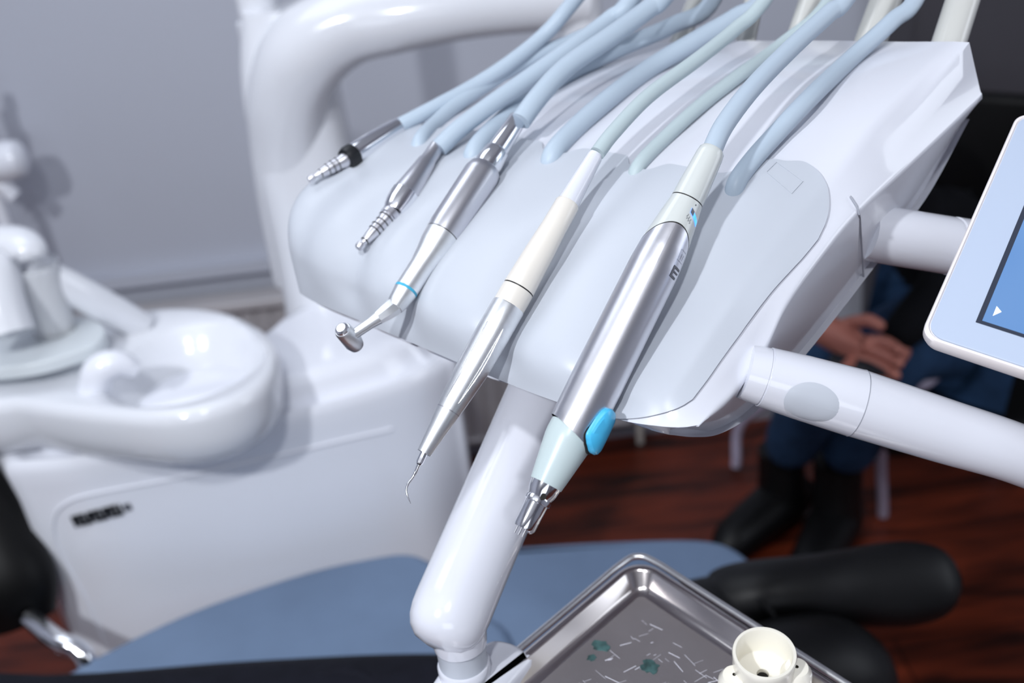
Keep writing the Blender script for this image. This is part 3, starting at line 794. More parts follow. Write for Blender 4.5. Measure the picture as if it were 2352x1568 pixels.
# underside of the rim back up to the bottom
lo = [(.012, -.0085), (.0075, -.005), (.004, .003), (.0, .0)]
b0 = len(V)
for ins, z in lo[:3]: V += [trp(x, y, z) for x, y in tro(ins)]
for i in range(2):
    for k in range(n_): Fc.append((b0 + i * n_ + k, b0 + i * n_ + (k + 1) % n_, b0 + (i + 1) * n_ + (k + 1) % n_, b0 + (i + 1) * n_ + k))
for k in range(n_): Fc.append((b0 + 2 * n_ + k, b0 + 2 * n_ + (k + 1) % n_, (k + 1) % n_, k))
Fc.append(tuple(b0 + k for k in range(n_)))
mesh('rim', (V, Fc), M['trayrim'], t, ang=50)
mesh('pan', prism(tro(.0155), [lambda x, y: trp(x, y, -.0082), lambda x, y: trp(x, y, -.0066)]), M['tray'], t)
mesh('outer_rail', stube([trp(.24, -.006, .002), trp(.06, -.006, .002), trp(.012, -.006, .002), trp(-.002, -.002, .002), trp(-.006, .012, .002), trp(-.006, .05, .002), trp(-.006, .2, .002)], .0022, 12), M['alu'], t)
def blob(cx, cy, r):
    q = onz(cx, cy, TZ - .0062); pts = []
    for k in range(18):
        a_ = 2 * pi * k / 18; rr2 = r * (.6 + .5 * random.random()); pts.append((q.x + cos(a_) * rr2, q.y + sin(a_) * rr2))
    return prism(pts, [lambda x, y: Vector((x, y, TZ - .0067)), lambda x, y: Vector((x, y, TZ - .0062))])
for cx, cy, r in ((1380, 1482, .0058), (1492, 1530, .006), (1358, 1510, .003)): mesh('stain', blob(cx, cy, r), M['verd'], t)
# scratches on the pan; their sparkle is put into a bright colour
sc = []
for k in range(260):
    x = random.uniform(.03, .15); y = random.uniform(.03, .15)
    an = random.uniform(-.25, .25) + (.0 if random.random() < .6 else 1.2); L_ = random.uniform(.001, .010)
    p0 = trp(x, y, -.0065); d2 = (uR * cos(an) - uL * sin(an)) * L_
    sc.append(tube([p0, p0 + d2], random.choice((.00008, .00012, .0002)), 4))
M['scratch'] = mat('bright_scratch', (226, 226, 236), .3)
mesh('scratches', cat_(*sc), M['scratch'], t)['kind'] = 'stuff'

# cream ring cup
cz = TZ + .030
cc = onz(1748, 1486, cz)
t = thing('ring_cup', (cc.x, cc.y, TZ - .0066), 'round cream plastic cup with a small hole on the right edge of the tray', 'holder')
r1 = .0165
def ring(c, prof, n=56):
    V_, F_ = [], []
    for r, z in prof:
        for k in range(n):
            a_ = 2 * pi * k / n; V_.append(Vector((c.x + cos(a_) * r, c.y + sin(a_) * r, z)))
    for i in range(len(prof) - 1):
        for k in range(n): F_.append((i * n + k, i * n + (k + 1) % n, (i + 1) * n + (k + 1) % n, (i + 1) * n + k))
    return V_, F_
mesh('cup_wall', ring(cc, [(.0160, TZ - .006), (.0162, cz - .004), (.0166, cz - .0012), (.0162, cz), (.0148, cz), (.0143, cz - .001), (.0140, cz - .016), (.0132, cz - .0175)]), M['cup'], t)
mesh('cup_floor', ring(cc, [(.0134, cz - .0172), (.006, cz - .0185), (.0032, cz - .0188), (.0030, cz - .022)]), M['cup'], t)
hp = Vector((cc.x, cc.y, cz - .0215))
mesh('drain_hole', lathe(hp, hp - up_ * .001, [(0, .0031), (1, .0031)], 24), M['blackhole'], t)
t.rotation_euler.x = radians(11); t.location.z += .0035
for s_, k_ in ((1, .95), (-1, 1.0)):
    q = Vector((cc.x, cc.y, 0)) + Vector((s_ * .0165, -.004, 0))
    mesh('shoulder', ring(Vector((q.x, q.y, 0)), [(.001, cz - .010), (.0060, cz - .0105), (.0082, cz - .015), (.0090, TZ - .004), (.0090, TZ - .0062)], 28), M['cup'], t)

# ================================================================ SCREEN
d0, d1 = .50, .565
s0 = P(2112, 772, d0); s1 = P(2340, 254, d1); e1_ = s1 - s0
best = None
for k in range(200):
    d2 = .40 + .001 * k; q = P(2352, 852, d2) - s0
    v = abs(q.normalized().dot(e1_.normalized()))
    if best is None or v < best[0]: best = (v, q)
ex = best[1].normalized(); ey = e1_.normalized(); ez = ex.cross(ey)
if ez.dot(cf) > 0: ez = -ez
SWd, SHt = .26, e1_.length
def sp(x, y, z): return s0 + ex * x + ey * y + ez * z
t = thing('control_screen', sp(.13, 0, -.01), 'tilted touch screen with pale blue frame and lit blue display, cut by the right border', 'screen')
so = [(SWd / 2 + x, SHt / 2 + y) for x, y in rrect(SWd, SHt, .008, 8)]
def sl(ins, z): return lambda x, y: sp(SWd / 2 + (x - SWd / 2) * (1 - 2 * ins / SWd), SHt / 2 + (y - SHt / 2) * (1 - 2 * ins / SHt), z)
mesh('frame', prism(so, [sl(.005, -.010), sl(.001, -.008), sl(0, -.005), sl(0, -.0008), sl(.0005, 0), sl(.0014, .0002), sl(.002, -.0006)]), M['rim'], t)
mesh('front_plate', prism(so, [sl(.0022, -.002), sl(.0022, .0002), sl(.0027, .0004)]), M['bezel'], t)
def onS(x, y, z=0): 
    return onp(x, y, sp(0, 0, z), ez)
q = onS(2240, 741) - s0; bx, by = q.dot(ex), q.dot(ey)
q2 = onS(2352, 481) - s0; print('display corner', bx, by, 'edge', q2.dot(ex), q2.dot(ey), 'screen h', SHt)
by2 = SHt - .012; bx2 = SWd - bx
def quad(x0, y0, x1, y1, z0, z1): return prism([(x0, y0), (x1, y0), (x1, y1), (x0, y1)], [lambda x, y: sp(x, y, z0), lambda x, y: sp(x, y, z1)])
mesh('display_border', quad(bx, by, bx2, by2, 0, .0007), M['panelblk'], t)
mesh('display', quad(bx + .0024, by + .0018, bx2 - .0024, by2 - .0024, 0, .0009), M['display'], t)
tri = [onS(2288, 706), onS(2299, 719), onS(2279, 728)]
tri = [((p - s0).dot(ex), (p - s0).dot(ey)) for p in tri]
mesh('triangle_icon', prism(tri, [lambda x, y: sp(x, y, .0008), lambda x, y: sp(x, y, .0011)]), M['tick'], t)['label'] = 'small white triangle on the display'
# mounting tube between the unit and the screen
m0 = P(1985, 532, .60); m1 = P(2110, 553, .605); m2 = P(2330, 588, .62)
mesh('mount_tube', lathe(m0, m2, [(0, mm(132, .6)), (.55, mm(134, .605)), (.552, mm(130, .605)), (.57, mm(130, .605)), (.575, mm(136, .605)), (1, mm(136, .62))], 48), M['unitwhite'], t)
mesh('mount_block', lathe(m2 - (m2 - m0).normalized() * .02, m2.lerp(sp(.11, SHt * .45, -.03), .80), [(0, .018), (.2, .026), (1, .026)], 32), M['unitwhite'], t)

# ================================================================ CUSPIDOR UNIT (white cabinet, column, arch and bowl)
cus = thing('cuspidor_unit', (-.32, 1.45, 0), 'big white floor-standing cabinet with spittoon bowl, column and curved arch arm', 'dental unit')
# cabinet: plan outline at shoulder height, narrowing towards the floor at its left end
zt = .70
plan = [zpt(20, 1092, zt), zpt(180, 1080, zt), zpt(380, 1040, zt), zpt(560, 1003, zt), zpt(720, 962, zt), zpt(860, 922, zt), zpt(960, 888, zt), zpt(1025, 850, zt), zpt(1048, 822, zt)]
plan += [(-.10, 1.50), (-.15, 1.58), (-.22, 1.59), (-.31, 1.50), (-.38, 1.39), (-.58, 1.35), (-.70, 1.28)]
pl = [(v.x, v.y) for v in spline([(x, y, 0) for x, y in plan + plan[:1]], 6)][:-1]
cxp = sum(p[0] for p in pl) / len(pl); cyp = sum(p[1] for p in pl) / len(pl)
def cabl(z, sc_, shx=0.0, shy=0.0, tl=0.0):
    def f(x, y):
        xx = cxp + (x - cxp) * sc_ + shx
        w = sm(cxp, pl[0][0], x) if x < cxp else 0
        return Vector((xx + tl * w, cyp + (y - cyp) * sc_ + shy, z))
    return f
cb = mesh('cabinet', prism(pl, [cabl(.02, .94), cabl(.20, .97), cabl(.45, .99), cabl(.60, .992), cabl(.655, .992), cabl(.680, 1.0), cabl(.700, 1.005), cabl(.712, .995), cabl(.7175, .97), cabl(.712, .93), cabl(.710, .88), cabl(.716, .84), cabl(.735, .80), cabl(.748, .74), cabl(.750, .6)]), M['white2'], cus, ang=60)
# recessed outline of the front door panel
def onfront(px, py):      # cabinet front face, roughly the vertical sheet through the shoulder line
    p = ony(px, py, 1.185)
    return p
def snap(px, py):
    """first hit of the picture ray on the cabinet"""
    R = ray(px, py).normalized(); lo_ = LOC[cb]
    hit, l_, n_2, _i = cb.ray_cast(CAM - lo_, R)
    return (l_ + lo_ + n_2 * .0006) if hit else None
bpy.context.view_layer.update()
def snapline(pts, k=6):
    res = []
    for v in spline([(x, y, 0) for x, y in pts], k):
        h = snap(v.x, v.y)
        if h is not None: res.append(h)
    return res
ln = snapline([(245, 1490), (200, 1380), (150, 1290), (125, 1230), (128, 1180), (165, 1148), (240, 1128), (400, 1098), (600, 1055), (780, 1012), (900, 985)])
mesh('door_edge', tube(ln, .0022, 8), M['white2'], cus)
# badge: a row of dark strokes, illegible in the photograph
bd = []
p_l, p_r = snap(170, 1196), snap(303, 1160)
dirb = (p_r - p_l); Lb = dirb.length; dirb.normalize(); nb = Vector((0, -1, 0)); upb = dirb.cross(nb); upb = upb if upb.z > 0 else -upb
for k in range(9):
    fr0 = (k + .5) / 11.0; cpt = snap(170 + 133 * fr0, 1196 - 36 * fr0)
    w2 = .0080; hh = .0165
    c0b = cpt + nb * .0015
    bars = [(-.32, 0, .34, 1), (.34, .05 * (k % 2), .30, .9), (0, .40 - .8 * ((k * 2) % 3 == 1), .9, .2), (0, -.40 if k % 3 else .0, .9, .2)]
    for (ux, uy, sx, sy_) in bars:
        bd.append(box(c0b + dirb * (ux * w2) + upb * (uy * hh), (w2 * sx, .003, hh * sy_), Matrix((dirb, -nb, upb)).transposed()))
bad = mesh('badge_lettering', cat_(*bd), M['rubber'], cus); bad['label'] = 'dark blurred lettering on the cabinet front'
cq = snap(293, 1163) + nb * .001
mesh('badge_mark', cat_(box(cq, (.009, .0015, .010), Matrix((dirb, -nb, upb)).transposed())), M['ink'], cus)
# column
cyl = []
CYY = 1.5
cxc = (-.335 + -.198) / 2
def colring(z, x0, x1, dy): return z, (x0 + x1) / 2, (x1 - x0) / 2, dy
cs = [(.60, -.350, -.165, .10), (.70, -.342, -.172, .09), (.76, -.338, -.185, .08), (.86, -.336, -.192, .075), (1.0, -.336, -.197, .07), (1.08, -.330, -.200, .068), (1.165, -.311, -.215, .055)]
V, Fc = [], []; n_ = 40
zz = spline([(c[0], c[1], c[2]) for c in cs], 6); dd = [v.x for v in spline([(c[3], 0, 0) for c in cs], 6)]
for v, dy in zip(zz, dd):
    z_, xa, xb = v
    for k in range(n_):
        a_ = 2 * pi * k / n_; c2, s2 = cos(a_), sin(a_)
        c2 = math.copysign(abs(c2) ** .72, c2); s2 = math.copysign(abs(s2) ** .72, s2)
        V.append(Vector(((xa + xb) / 2 + c2 * (xb - xa) / 2, CYY + .05 + s2 * dy, z_)))
for i in range(len(zz) - 1):
    for k in range(n_): Fc.append((i * n_ + k, i * n_ + (k + 1) % n_, (i + 1) * n_ + (k + 1) % n_, (i + 1) * n_ + k))
Fc.append(tuple(range(n_ - 1, -1, -1))); Fc.append(tuple((len(zz) - 1) * n_ + k for k in range(n_)))
mesh('column', (V, Fc), M['white'], cus, ang=50)
pt_ = ony(598, 40, 1.55)
mesh('column_post', lathe(pt_ - up_ * .03, pt_ + up_ * .5, [(0, .034), (.05, .034), (.06, .028), (1, .028)]), M['white'], cus)
# arch arm: rises out of the column, bends to the right
ar = [ony(688, 640, 1.56), ony(672, 470, 1.55), ony(664, 330, 1.53), ony(665, 215, 1.50), ony(705, 120, 1.48), ony(790, 62, 1.47), ony(900, 44, 1.46), ony(1060, 22, 1.46), ony(1220, 12, 1.47), ony(1345, 8, 1.48)]
mesh('arch_arm', stube(ar, [.040, .050, .056, .056, .058, .052, .044, .038, .034, .032], 36, 8), M['white'], cus)
jt = ony(1333, 30, 1.48)
mesh('arch_joint', lathe(jt - up_ * .075, jt + up_ * .12, [(0, .022), (.04, .028), (.95, .028), (1, .024)]), M['white'], cus)
# bowl basin: rounded tray body with a deep oval bowl
BZ = .80
rim_px = [(0, 912), (120, 935), (260, 962), (380, 985), (500, 985), (585, 945), (640, 880), (655, 835), (625, 775), (560, 728), (450, 705), (330, 715), (250, 730), (120, 760), (0, 800)]
rp_ = [onz(*q, BZ) for q in ((30, 925), (200, 948), (380, 958), (520, 930), (610, 880), (640, 820), (615, 765), (540, 722), (440, 706), (330, 712), (240, 728))]
rol = [(v.x, v.y) for v in rp_]
rol += [(-.62, 1.42), (-.80, 1.36), (-.85, 1.25), (-.78, 1.17)]
rol = [(v.x, v.y) for v in spline([(x, y, 0) for x, y in rol + rol[:1]], 6)][:-1]
bc = onz(425, 830, BZ); rx_, ry_ = .105, .112
def offs(ol, d):
    n = len(ol); cx = sum(p[0] for p in ol) / n; cy = sum(p[1] for p in ol) / n; res = []
    for i in range(n):
        x0, y0 = ol[i - 1]; x1, y1 = ol[(i + 1) % n]; x, y = ol[i]
        tx, ty = x1 - x0, y1 - y0; L = sqrt(tx * tx + ty * ty) or 1; nx, ny = ty / L, -tx / L
        if nx * (x - cx) + ny * (y - cy) < 0: nx, ny = -nx, -ny
        res.append((x - nx * d, y - ny * d))
    return res
def bowlring(sc_, z):
    res = []
    for x, y in rol:
        dx, dy = x - bc.x, y - bc.y; a_ = math.atan2(dy / ry_, dx / rx_)
        res.append(Vector((bc.x + cos(a_) * rx_ * sc_, bc.y + sin(a_) * ry_ * sc_, z)))
    return res
lvls = []
for d_o, z in ((.045, .715), (.020, .722), (.006, .738), (.002, .760), (.000, .785), (.002, .796), (.008, .802), (.014, .803)):
    lvls.append([Vector((x, y, z)) for x, y in offs(rol, d_o)])
lvls += [bowlring(1.0, .800), bowlring(.95, .795), bowlring(.86, .775), bowlring(.72, .752), bowlring(.5, .738), bowlring(.25, .732), bowlring(.08, .730)]
V = [v for l_ in lvls for v in l_]; n_ = len(rol); Fc = []
for i in range(len(lvls) - 1):
    for k in range(n_): Fc.append((i * n_ + k, i * n_ + (k + 1) % n_, (i + 1) * n_ + (k + 1) % n_, (i + 1) * n_ + k))
Fc.append(tuple(range(n_ - 1, -1, -1))); Fc.append(tuple((len(lvls) - 1) * n_ + k for k in range(n_)))
bs = mesh('bowl_basin', (V, Fc), M['white'], cus, ang=60)
dq = Vector((bc.x, bc.y, .7305))
mesh('drain', lathe(dq, dq + up_ * .002, [(0, .010), (1, .009)], 24), M['chrome'], bs)
# neck joining basin and cabinet at the left
nk = [onz(*q, .72) for q in ((30, 1000), (180, 1020), (330, 1040), (400, 1010))]
mesh('basin_foot', lathe((-.50, 1.30, .69), (-.50, 1.30, .735), [(0, .10), (.5, .095), (1, .12)], 48, sy=1.0), M['white2'], cus)
# glass cup shelf with rounded front
gz = .835
gol = [onz(*q, gz) for q in ((-60, 850), (60, 838), (150, 815), (225, 785), (240, 750), (200, 728), (120, 720), (0, 725), (-80, 740))]
gol = [(v.x, v.y) for v in spline([(v.x, v.y, 0) for v in gol + gol[:1]], 5)][:-1]
mesh('cup_shelf', slab(gol, gz - .016, gz, .004), M['glass'], cus)['label'] = 'frosted glass shelf over the left of the bowl'
sq = onz(60, 800, .80); mesh('shelf_post', lathe((sq.x, sq.y, .79), (sq.x, sq.y, .825), [(0, .03), (1, .03)]), M['white'], cus)
# bowl rinse spout in front (pale lilac nub) and white raised wing behind
nb_ = onz(250, 885, .80)
mesh('rinse_spout', stube([Vector((nb_.x - .02, nb_.y - .0, .795)), Vector((nb_.x - .005, nb_.y, .822)), Vector((nb_.x + .018, nb_.y + .004, .826)), Vector((nb_.x + .036, nb_.y + .008, .812))], [.020, .020, .017, .011], 24), M['white2'], cus)
wa, wb = onz(175, 668, .88), onz(330, 752, .80)
mesh('side_wing', stube([onz(60, 610, .93), wa, wa.lerp(wb, .5), wb], [.022, .022, .022, .020], 20, sy=.8), M['white'], cus)
# filler column at the far left: bent white spout with round cap
fz = onz(55, 800, gz)
sp_ = [P(-60, 800, 1.33), P(-40, 640, 1.34), P(-60, 570, 1.34)]
mesh('cup_filler', cat_(tube(spline([P(20, 770, 1.33), P(-5, 690, 1.33), P(-20, 600, 1.34)], 6), .032, 28)), M['white'], cus)
mesh('filler_head', stube([P(-90, 556, 1.36), P(-20, 552, 1.35), P(38, 556, 1.34), P(68, 575, 1.33), P(76, 596, 1.33)], [.016, .018, .019, .017, .012], 24, sy=1.3), M['white'], cus)
# glass tumbler on the shelf
ga = onz(128, 760, gz)
ga = Vector((ga.x, ga.y, gz)); r_g = .030
t = thing('tumbler', ga, 'clear glass tumbler on the glass shelf beside the bowl', 'glass')
hg = .095
tt = [(.001, 0), (r_g * .86, 0), (r_g * .88, .004), (r_g, hg), (r_g - .002, hg), (r_g * .80, .008), (.001, .008)]
mesh('glass_body', ring(ga, [(r, gz + z) for r, z in tt], 40), M['clear'], t)
# upright white syringe holder at the far left border
hq = P(6, 366, 2.06)
t = thing('tool_holder_stand', (hq.x - .03, hq.y, hq.z - .25), 'white tool holder with rounded cap at the left border, against the grey wall', 'holder')
mesh('stand_pole', lathe(hq + Vector((-.035, 0, -.72)), hq + Vector((-.035, 0, .13)), [(0, .012), (1, .012)]), M['white2'], t)
mesh('cap', lathe(hq + Vector((-.075, 0, -.012)), hq + Vector((.045, 0, .0)), [(0, .030), (.05, .037), (.75, .038), (.9, .034), (.97, .024), (1, .010)], 32), M['white2'], t)
mesh('holder_arm', stube([hq + Vector((-.06, 0, -.05)), hq + Vector((-.02, 0, -.05)), hq + Vector((.0, 0, -.075))], .016), M['white2'], t)
mesh('syringe', lathe(hq + Vector((-.030, 0, .03)), hq + Vector((-.022, 0, .16)), [(0, .018), (.4, .02), (.5, .010), (.8, .008), (.82, .013), (1, .010)]), M['skin'] if False else M['white2'], t)

# ================================================================ DENTAL CHAIR
ch = thing('dental_chair', (-.05, .9, 0), 'dental patient chair with slate blue upholstery', 'dental chair')
cz1 = .50
o1 = [onz(*q, cz1) for q in ((225, 1503), (330, 1450), (480, 1385), (700, 1312), (850, 1278), (935, 1268), (990, 1285), (1040, 1330), (1110, 1402), (1180, 1470))]
o1 = [(v.x, v.y) for v in o1] + [(-.02, .80), (-.06, .60), (-.35, .56), (-.62, .62), (-.70, .80), (-.66, .96)]
o1 = [(v.x, v.y) for v in spline([(x, y, 0) for x, y in o1 + o1[:1]], 5)][:-1]
mesh('seat_cushion', slab(o1, .43, .505, .018, 6), M['chair'], ch)
o2 = [onz(*q, cz1 - .012) for q in ((1050, 1262), (1200, 1246), (1400, 1234), (1600, 1230), (1690, 1252), (1752, 1310), (1790, 1380))]
o2 = [(v.x, v.y) for v in o2] + [(.32, .86), (.30, .66), (.20, .60), (.02, .60), (-.10, .66), (-.12, .9), (-.10, 1.1)]
o2 = [(v.x, v.y) for v in spline([(x, y, 0) for x, y in o2 + o2[:1]], 5)][:-1]
mesh('leg_cushion', slab(o2, .42, .490, .020, 6), M['chair'], ch)
bevel(mesh('seat_frame', box((-.18, .86, .40), (.8, .36, .06)), M['white2'], ch), .02, 4)
mesh('lift_column', lathe((-.15, .88, .0), (-.15, .88, .39), [(0, .22), (.08, .22), (.12, .10), (.9, .09), (1, .13)], 48), M['white2'], ch)
# ---- patient lying on the chair: dark trousers along the bottom border, black boots to the right
pt = thing('person', (-.2, .78, .505), 'person lying on the blue chair in dark trousers and black boots', 'person')
hipz = .60
nodes = [
 (Vector((-.62, .78, .62)), .15, .11),   # 0 pelvis
 (Vector((-.85, .76, .64)), .15, .11), (Vector((-1.10, .75, .70)), .17, .12), (Vector((-1.28, .75, .78)), .10, .08), (Vector((-1.36, .75, .84)), .055, .055),
 (Vector((-1.46, .75, .90)), .085, .10),  # 5 head
 (Vector((-.50, .812, .59)), .084, .082), (Vector((-.15, .810, .575)), .074, .07), (Vector((.08, .80, .560)), .055, .055), (Vector((.22, .835, .565)), .045, .045), (Vector((.30, .84, .56)), .042, .042),  # far leg 6..10
 (Vector((-.50, .70, .60)), .092, .085), (Vector((-.15, .66, .58)), .075, .07), (Vector((.06, .65, .565)), .056, .055), (Vector((.20, .66, .56)), .045, .045),  # near leg 11..14
 (Vector((-1.12, .93, .68)), .06, .06), (Vector((-.95, 1.02, .58)), .045, .045), (Vector((-.75, .95, .60)), .035, .035),
 (Vector((-1.12, .57, .68)), .06, .06), (Vector((-.95, .50, .60)), .045, .045), (Vector((-.75, .60, .66)), .035, .035)]
edges = [(0, 1), (1, 2), (2, 3), (3, 4), (4, 5), (0, 6), (6, 7), (7, 8), (8, 9), (9, 10), (0, 11), (11, 12), (12, 13), (13, 14), (2, 15), (15, 16), (16, 17), (2, 18), (18, 19), (19, 20)]
skin('body', nodes, edges, M['denim'], pt, 2)
# trouser folds standing proud along the upper edge
for q in ((430, 1535), (780, 1502)):
    v = onz(*q, .635); mesh('trouser_fold', stube([(v.x - .05, .80, .630), (v.x, .825, .637), (v.x + .05, .80, .630)], [.008, .010, .008], 16), M['denim'], pt)
# boots
def boot(name, ank, toe_dir, up_dir, roll, lab, sc_=1.0):
    """boot built along toe_dir from the heel; rounded section, sole slab and shaft"""
    td = Vector(toe_dir).normalized(); ud = Vector(up_dir); ud = (ud - td * ud.dot(td)).normalized(); sd_ = td.cross(ud)
    secs = [(-.055, .0, .020, .020), (-.045, .0, .036, .034), (-.02, .004, .043, .040), (.02, .008, .044, .040), (.07, .0, .040, .040), (.11, -.010, .034, .043), (.15, -.018, .028, .046), (.185, -.024, .023, .043), (.21, -.028, .017, .033), (.222, -.030, .008, .016)]
    Vb, Fb = [], []; n = 28
    path = spline([(s[0], s[1], 0) for s in secs], 3); hh = [v.x for v in spline([(s[2], 0, 0) for s in secs], 3)]; ww = [v.x for v in spline([(s[3], 0, 0) for s in secs], 3)]
    for p_, h_, w_2 in zip(path, hh, ww):
        for k in range(n):
            a_ = 2 * pi * k / n; Vb.append(Vector(ank) + td * p_.x * sc_ + ud * (p_.y + sin(a_) * h_) * sc_ + sd_ * cos(a_) * w_2 * sc_)
    for i in range(len(path) - 1):
        for k in range(n): Fb.append((i * n + k, i * n + (k + 1) % n, (i + 1) * n + (k + 1) % n, (i + 1) * n + k))
    Fb.append(tuple(range(n - 1, -1, -1))); Fb.append(tuple((len(path) - 1) * n + k for k in range(n)))
    o = mesh(name, (Vb, Fb), M['boot'], pt, ang=60); o['label'] = lab
    # sole
    ol = [(-.058, .0), (-.05, .030), (-.01, .038), (.05, .034), (.12, .042), (.17, .045), (.21, .034), (.228, .0), (.21, -.034), (.17, -.043), (.12, -.040), (.05, -.033), (-.01, -.037), (-.05, -.030)]
    ol = [(v.x, v.y) for v in spline([(x, y, 0) for x, y in ol + ol[:1]], 4)][:-1]
    def f(z): return lambda x, y: Vector(ank) + td * x * sc_ + sd_ * y * sc_ + ud * (z - .010 * sm(.1, .22, x)) * sc_
    mesh('sole', prism(ol, [f(-.046), f(-.036)]), M['blackpad'], o)
    return o
ank1 = P(1735, 1372, 1.13)
bt1 = boot('boot', ank1, P(2130, 1318, 1.095) - P(1735, 1365, 1.13), Vector((-.25, -.62, .70)), 0, 'black boot with toe pointing right', .92)
mesh('boot_shaft', stube([P(1500, 1465, 1.13), P(1620, 1430, 1.13), P(1720, 1410, 1.135), P(1800, 1385, 1.14)], [.048, .046, .044, .038], 28), M['boot'], pt)
mesh('boot_strap', stube([P(1705, 1345, 1.12), P(1748, 1380, 1.085), P(1790, 1440, 1.085), P(1812, 1490, 1.12)], .004, 10), M['boot'], pt)
mesh('boot_shaft', stube([P(1560, 1660, 1.05), P(1700, 1600, 1.05), P(1820, 1560, 1.06), P(1920, 1560, 1.07), P(1965, 1640, 1.07)], [.050, .056, .060, .058, .044], 28), M['boot'], pt)

# ================================================================ VISITOR in the background
vp = thing('person', (.62, 1.80, 0), 'person in black top and blue jeans seated bent over a phone in the background', 'person')
pel = P(2235, 745, 2.02)
kn1, kn2 = P(1905, 850, 1.82), P(2040, 800, 1.80)
an1, an2 = P(1795, 1060, 2.16), P(1925, 1085, 2.08)
sh_ = P(2100, 455, 1.82); nk_ = P(2035, 395, 1.70); hd_ = P(1975, 365, 1.61)
nodes = [(pel, .13, .11), (pel.lerp(sh_, .5) + Vector((.02, .02, .02)), .125, .10), (sh_, .13, .10), (nk_, .05, .05), (hd_, .075, .09),
 (pel.lerp(kn1, .3), .08, .08), (kn1, .062, .062), (kn1.lerp(an1, .4), .055, .055), (an1, .036, .036),
 (pel.lerp(kn2, .3), .08, .08), (kn2, .062, .062), (kn2.lerp(an2, .4), .055, .055), (an2, .036, .036)]
edges = [(0, 1), (1, 2), (2, 3), (3, 4), (0, 5), (5, 6), (6, 7), (7, 8), (0, 9), (9, 10), (10, 11), (11, 12)]
el1, wr1 = P(1905, 560, 1.76), P(1868, 752, 1.72)
nodes += [(P(2010, 420, 1.74), .06, .06), (el1, .045, .045), (wr1, .028, .028)]
edges += [(2, 13), (13, 14), (14, 15)]
el2, wr2 = P(2190, 640, 1.78), P(2045, 790, 1.72)
nodes += [(P(2160, 480, 1.85), .06, .06), (el2, .048, .048), (wr2, .030, .030)]
edges += [(2, 16), (16, 17), (17, 18)]
# hands: palm and five separate fingers each
skn = []; ske = []
def hand(wr, pdir, side, curl, nodes_, edges_, root):
    pdir = Vector(pdir).normalized(); side = Vector(side); side = (side - pdir * side.dot(pdir)).normalized(); nrm_ = pdir.cross(side)
    i0 = len(nodes_); pm = wr + pdir * .045
    nodes_.append((pm, .034, .018)); edges_.append((root, i0))
    kn = wr + pdir * .085
    for q, ln_ in ((-1.5, .058), (-.5, .070), (.5, .066), (1.5, .052)):
        a_ = kn + side * (q * .018); j0 = len(nodes_)
        nodes_.append((a_, .0115)); nodes_.append((a_ + pdir * ln_ * .5 + nrm_ * curl * .3, .0095)); nodes_.append((a_ + pdir * ln_ * .75 + nrm_ * curl, .008))
        edges_ += [(i0, j0), (j0, j0 + 1), (j0 + 1, j0 + 2)]
    a_ = wr + pdir * .03 + side * .032; j0 = len(nodes_)
    nodes_ += [(a_, .012), (a_ + pdir * .03 + side * .018 + nrm_ * curl * .4, .0105), (a_ + pdir * .058 + side * .016 + nrm_ * curl * .8, .009)]
    edges_ += [(i0, j0), (j0, j0 + 1), (j0 + 1, j0 + 2)]
nodes_h, edges_h = [(P(1850, 715, 1.73), .034, .034), (P(1890, 765, 1.71), .027, .030)], [(0, 1)]
hand(P(1890, 765, 1.71), P(2000, 815, 1.67) - P(1890, 765, 1.71), cu, .03, nodes_h, edges_h, 1)
skin('body', nodes, edges, M['cloth'], vp, 2)
skin('hand', nodes_h, edges_h, M['skin'], vp, 2)
nodes_h, edges_h = [(P(2075, 790, 1.75), .030, .030), (P(2050, 810, 1.73), .025, .027)], [(0, 1)]
hand(P(2050, 815, 1.73), P(1975, 862, 1.69) - P(2050, 815, 1.73), cu * -1, .02, nodes_h, edges_h, 1)
skin('hand', nodes_h, edges_h, M['skin'], vp, 2)
# jeans over the legs
nodes = [(pel + Vector((-.02, -.01, -.01)), .138, .12), (pel.lerp(kn1, .3), .09, .09), (kn1, .072, .072), (kn1.lerp(an1, .45), .062, .062), (kn1.lerp(an1, .9), .052, .052),
         (pel.lerp(kn2, .3), .09, .09), (kn2, .075, .075), (kn2.lerp(an2, .45), .064, .064), (kn2.lerp(an2, .9), .054, .054)]
skin('jeans', nodes, [(0, 1), (1, 2), (2, 3), (3, 4), (0, 5), (5, 6), (6, 7), (7, 8)], M['bluejean'], vp, 2)
hr_ = mesh('hair', lathe(hd_ + Vector((.02, .03, -.06)), hd_ + Vector((0, .0, .105)), [(0, .05), (.2, .085), (.5, .10), (.8, .08), (.95, .04), (1, .01)]), M['hair'], vp)
fd = (Vector((-.55, -.75, -.35))).normalized()
fc = hd_ + fd * .078
mesh('face', cat_(lathe(hd_ + fd * .02, fc, [(0, .078), (.5, .072), (.85, .055), (1, .03)], sy=.85), lathe(fc, fc + fd * .018, [(0, .012), (1, .006)], 12),
     ), M['skin'], vp)
for s_ in (-1, 1):
    sdv = fd.cross(up_).normalized(); e_ = fc + sdv * s_ * .028 + up_ * .014 - fd * .006
    mesh('eye', lathe(e_, e_ + fd * .006, [(0, .009), (1, .005)], 12), M['hair'], vp)
    e_ = hd_ + sdv * s_ * .076 + fd * .005
    mesh('ear', lathe(e_, e_ + sdv * s_ * .012, [(0, .022), (1, .015)], 14), M['skin'], vp)
mesh('mouth', stube([fc + sdv * -.02 - up_ * .030, fc - up_ * .033 + fd * .003, fc + sdv * .02 - up_ * .030], .004, 8), M['skin'], vp)
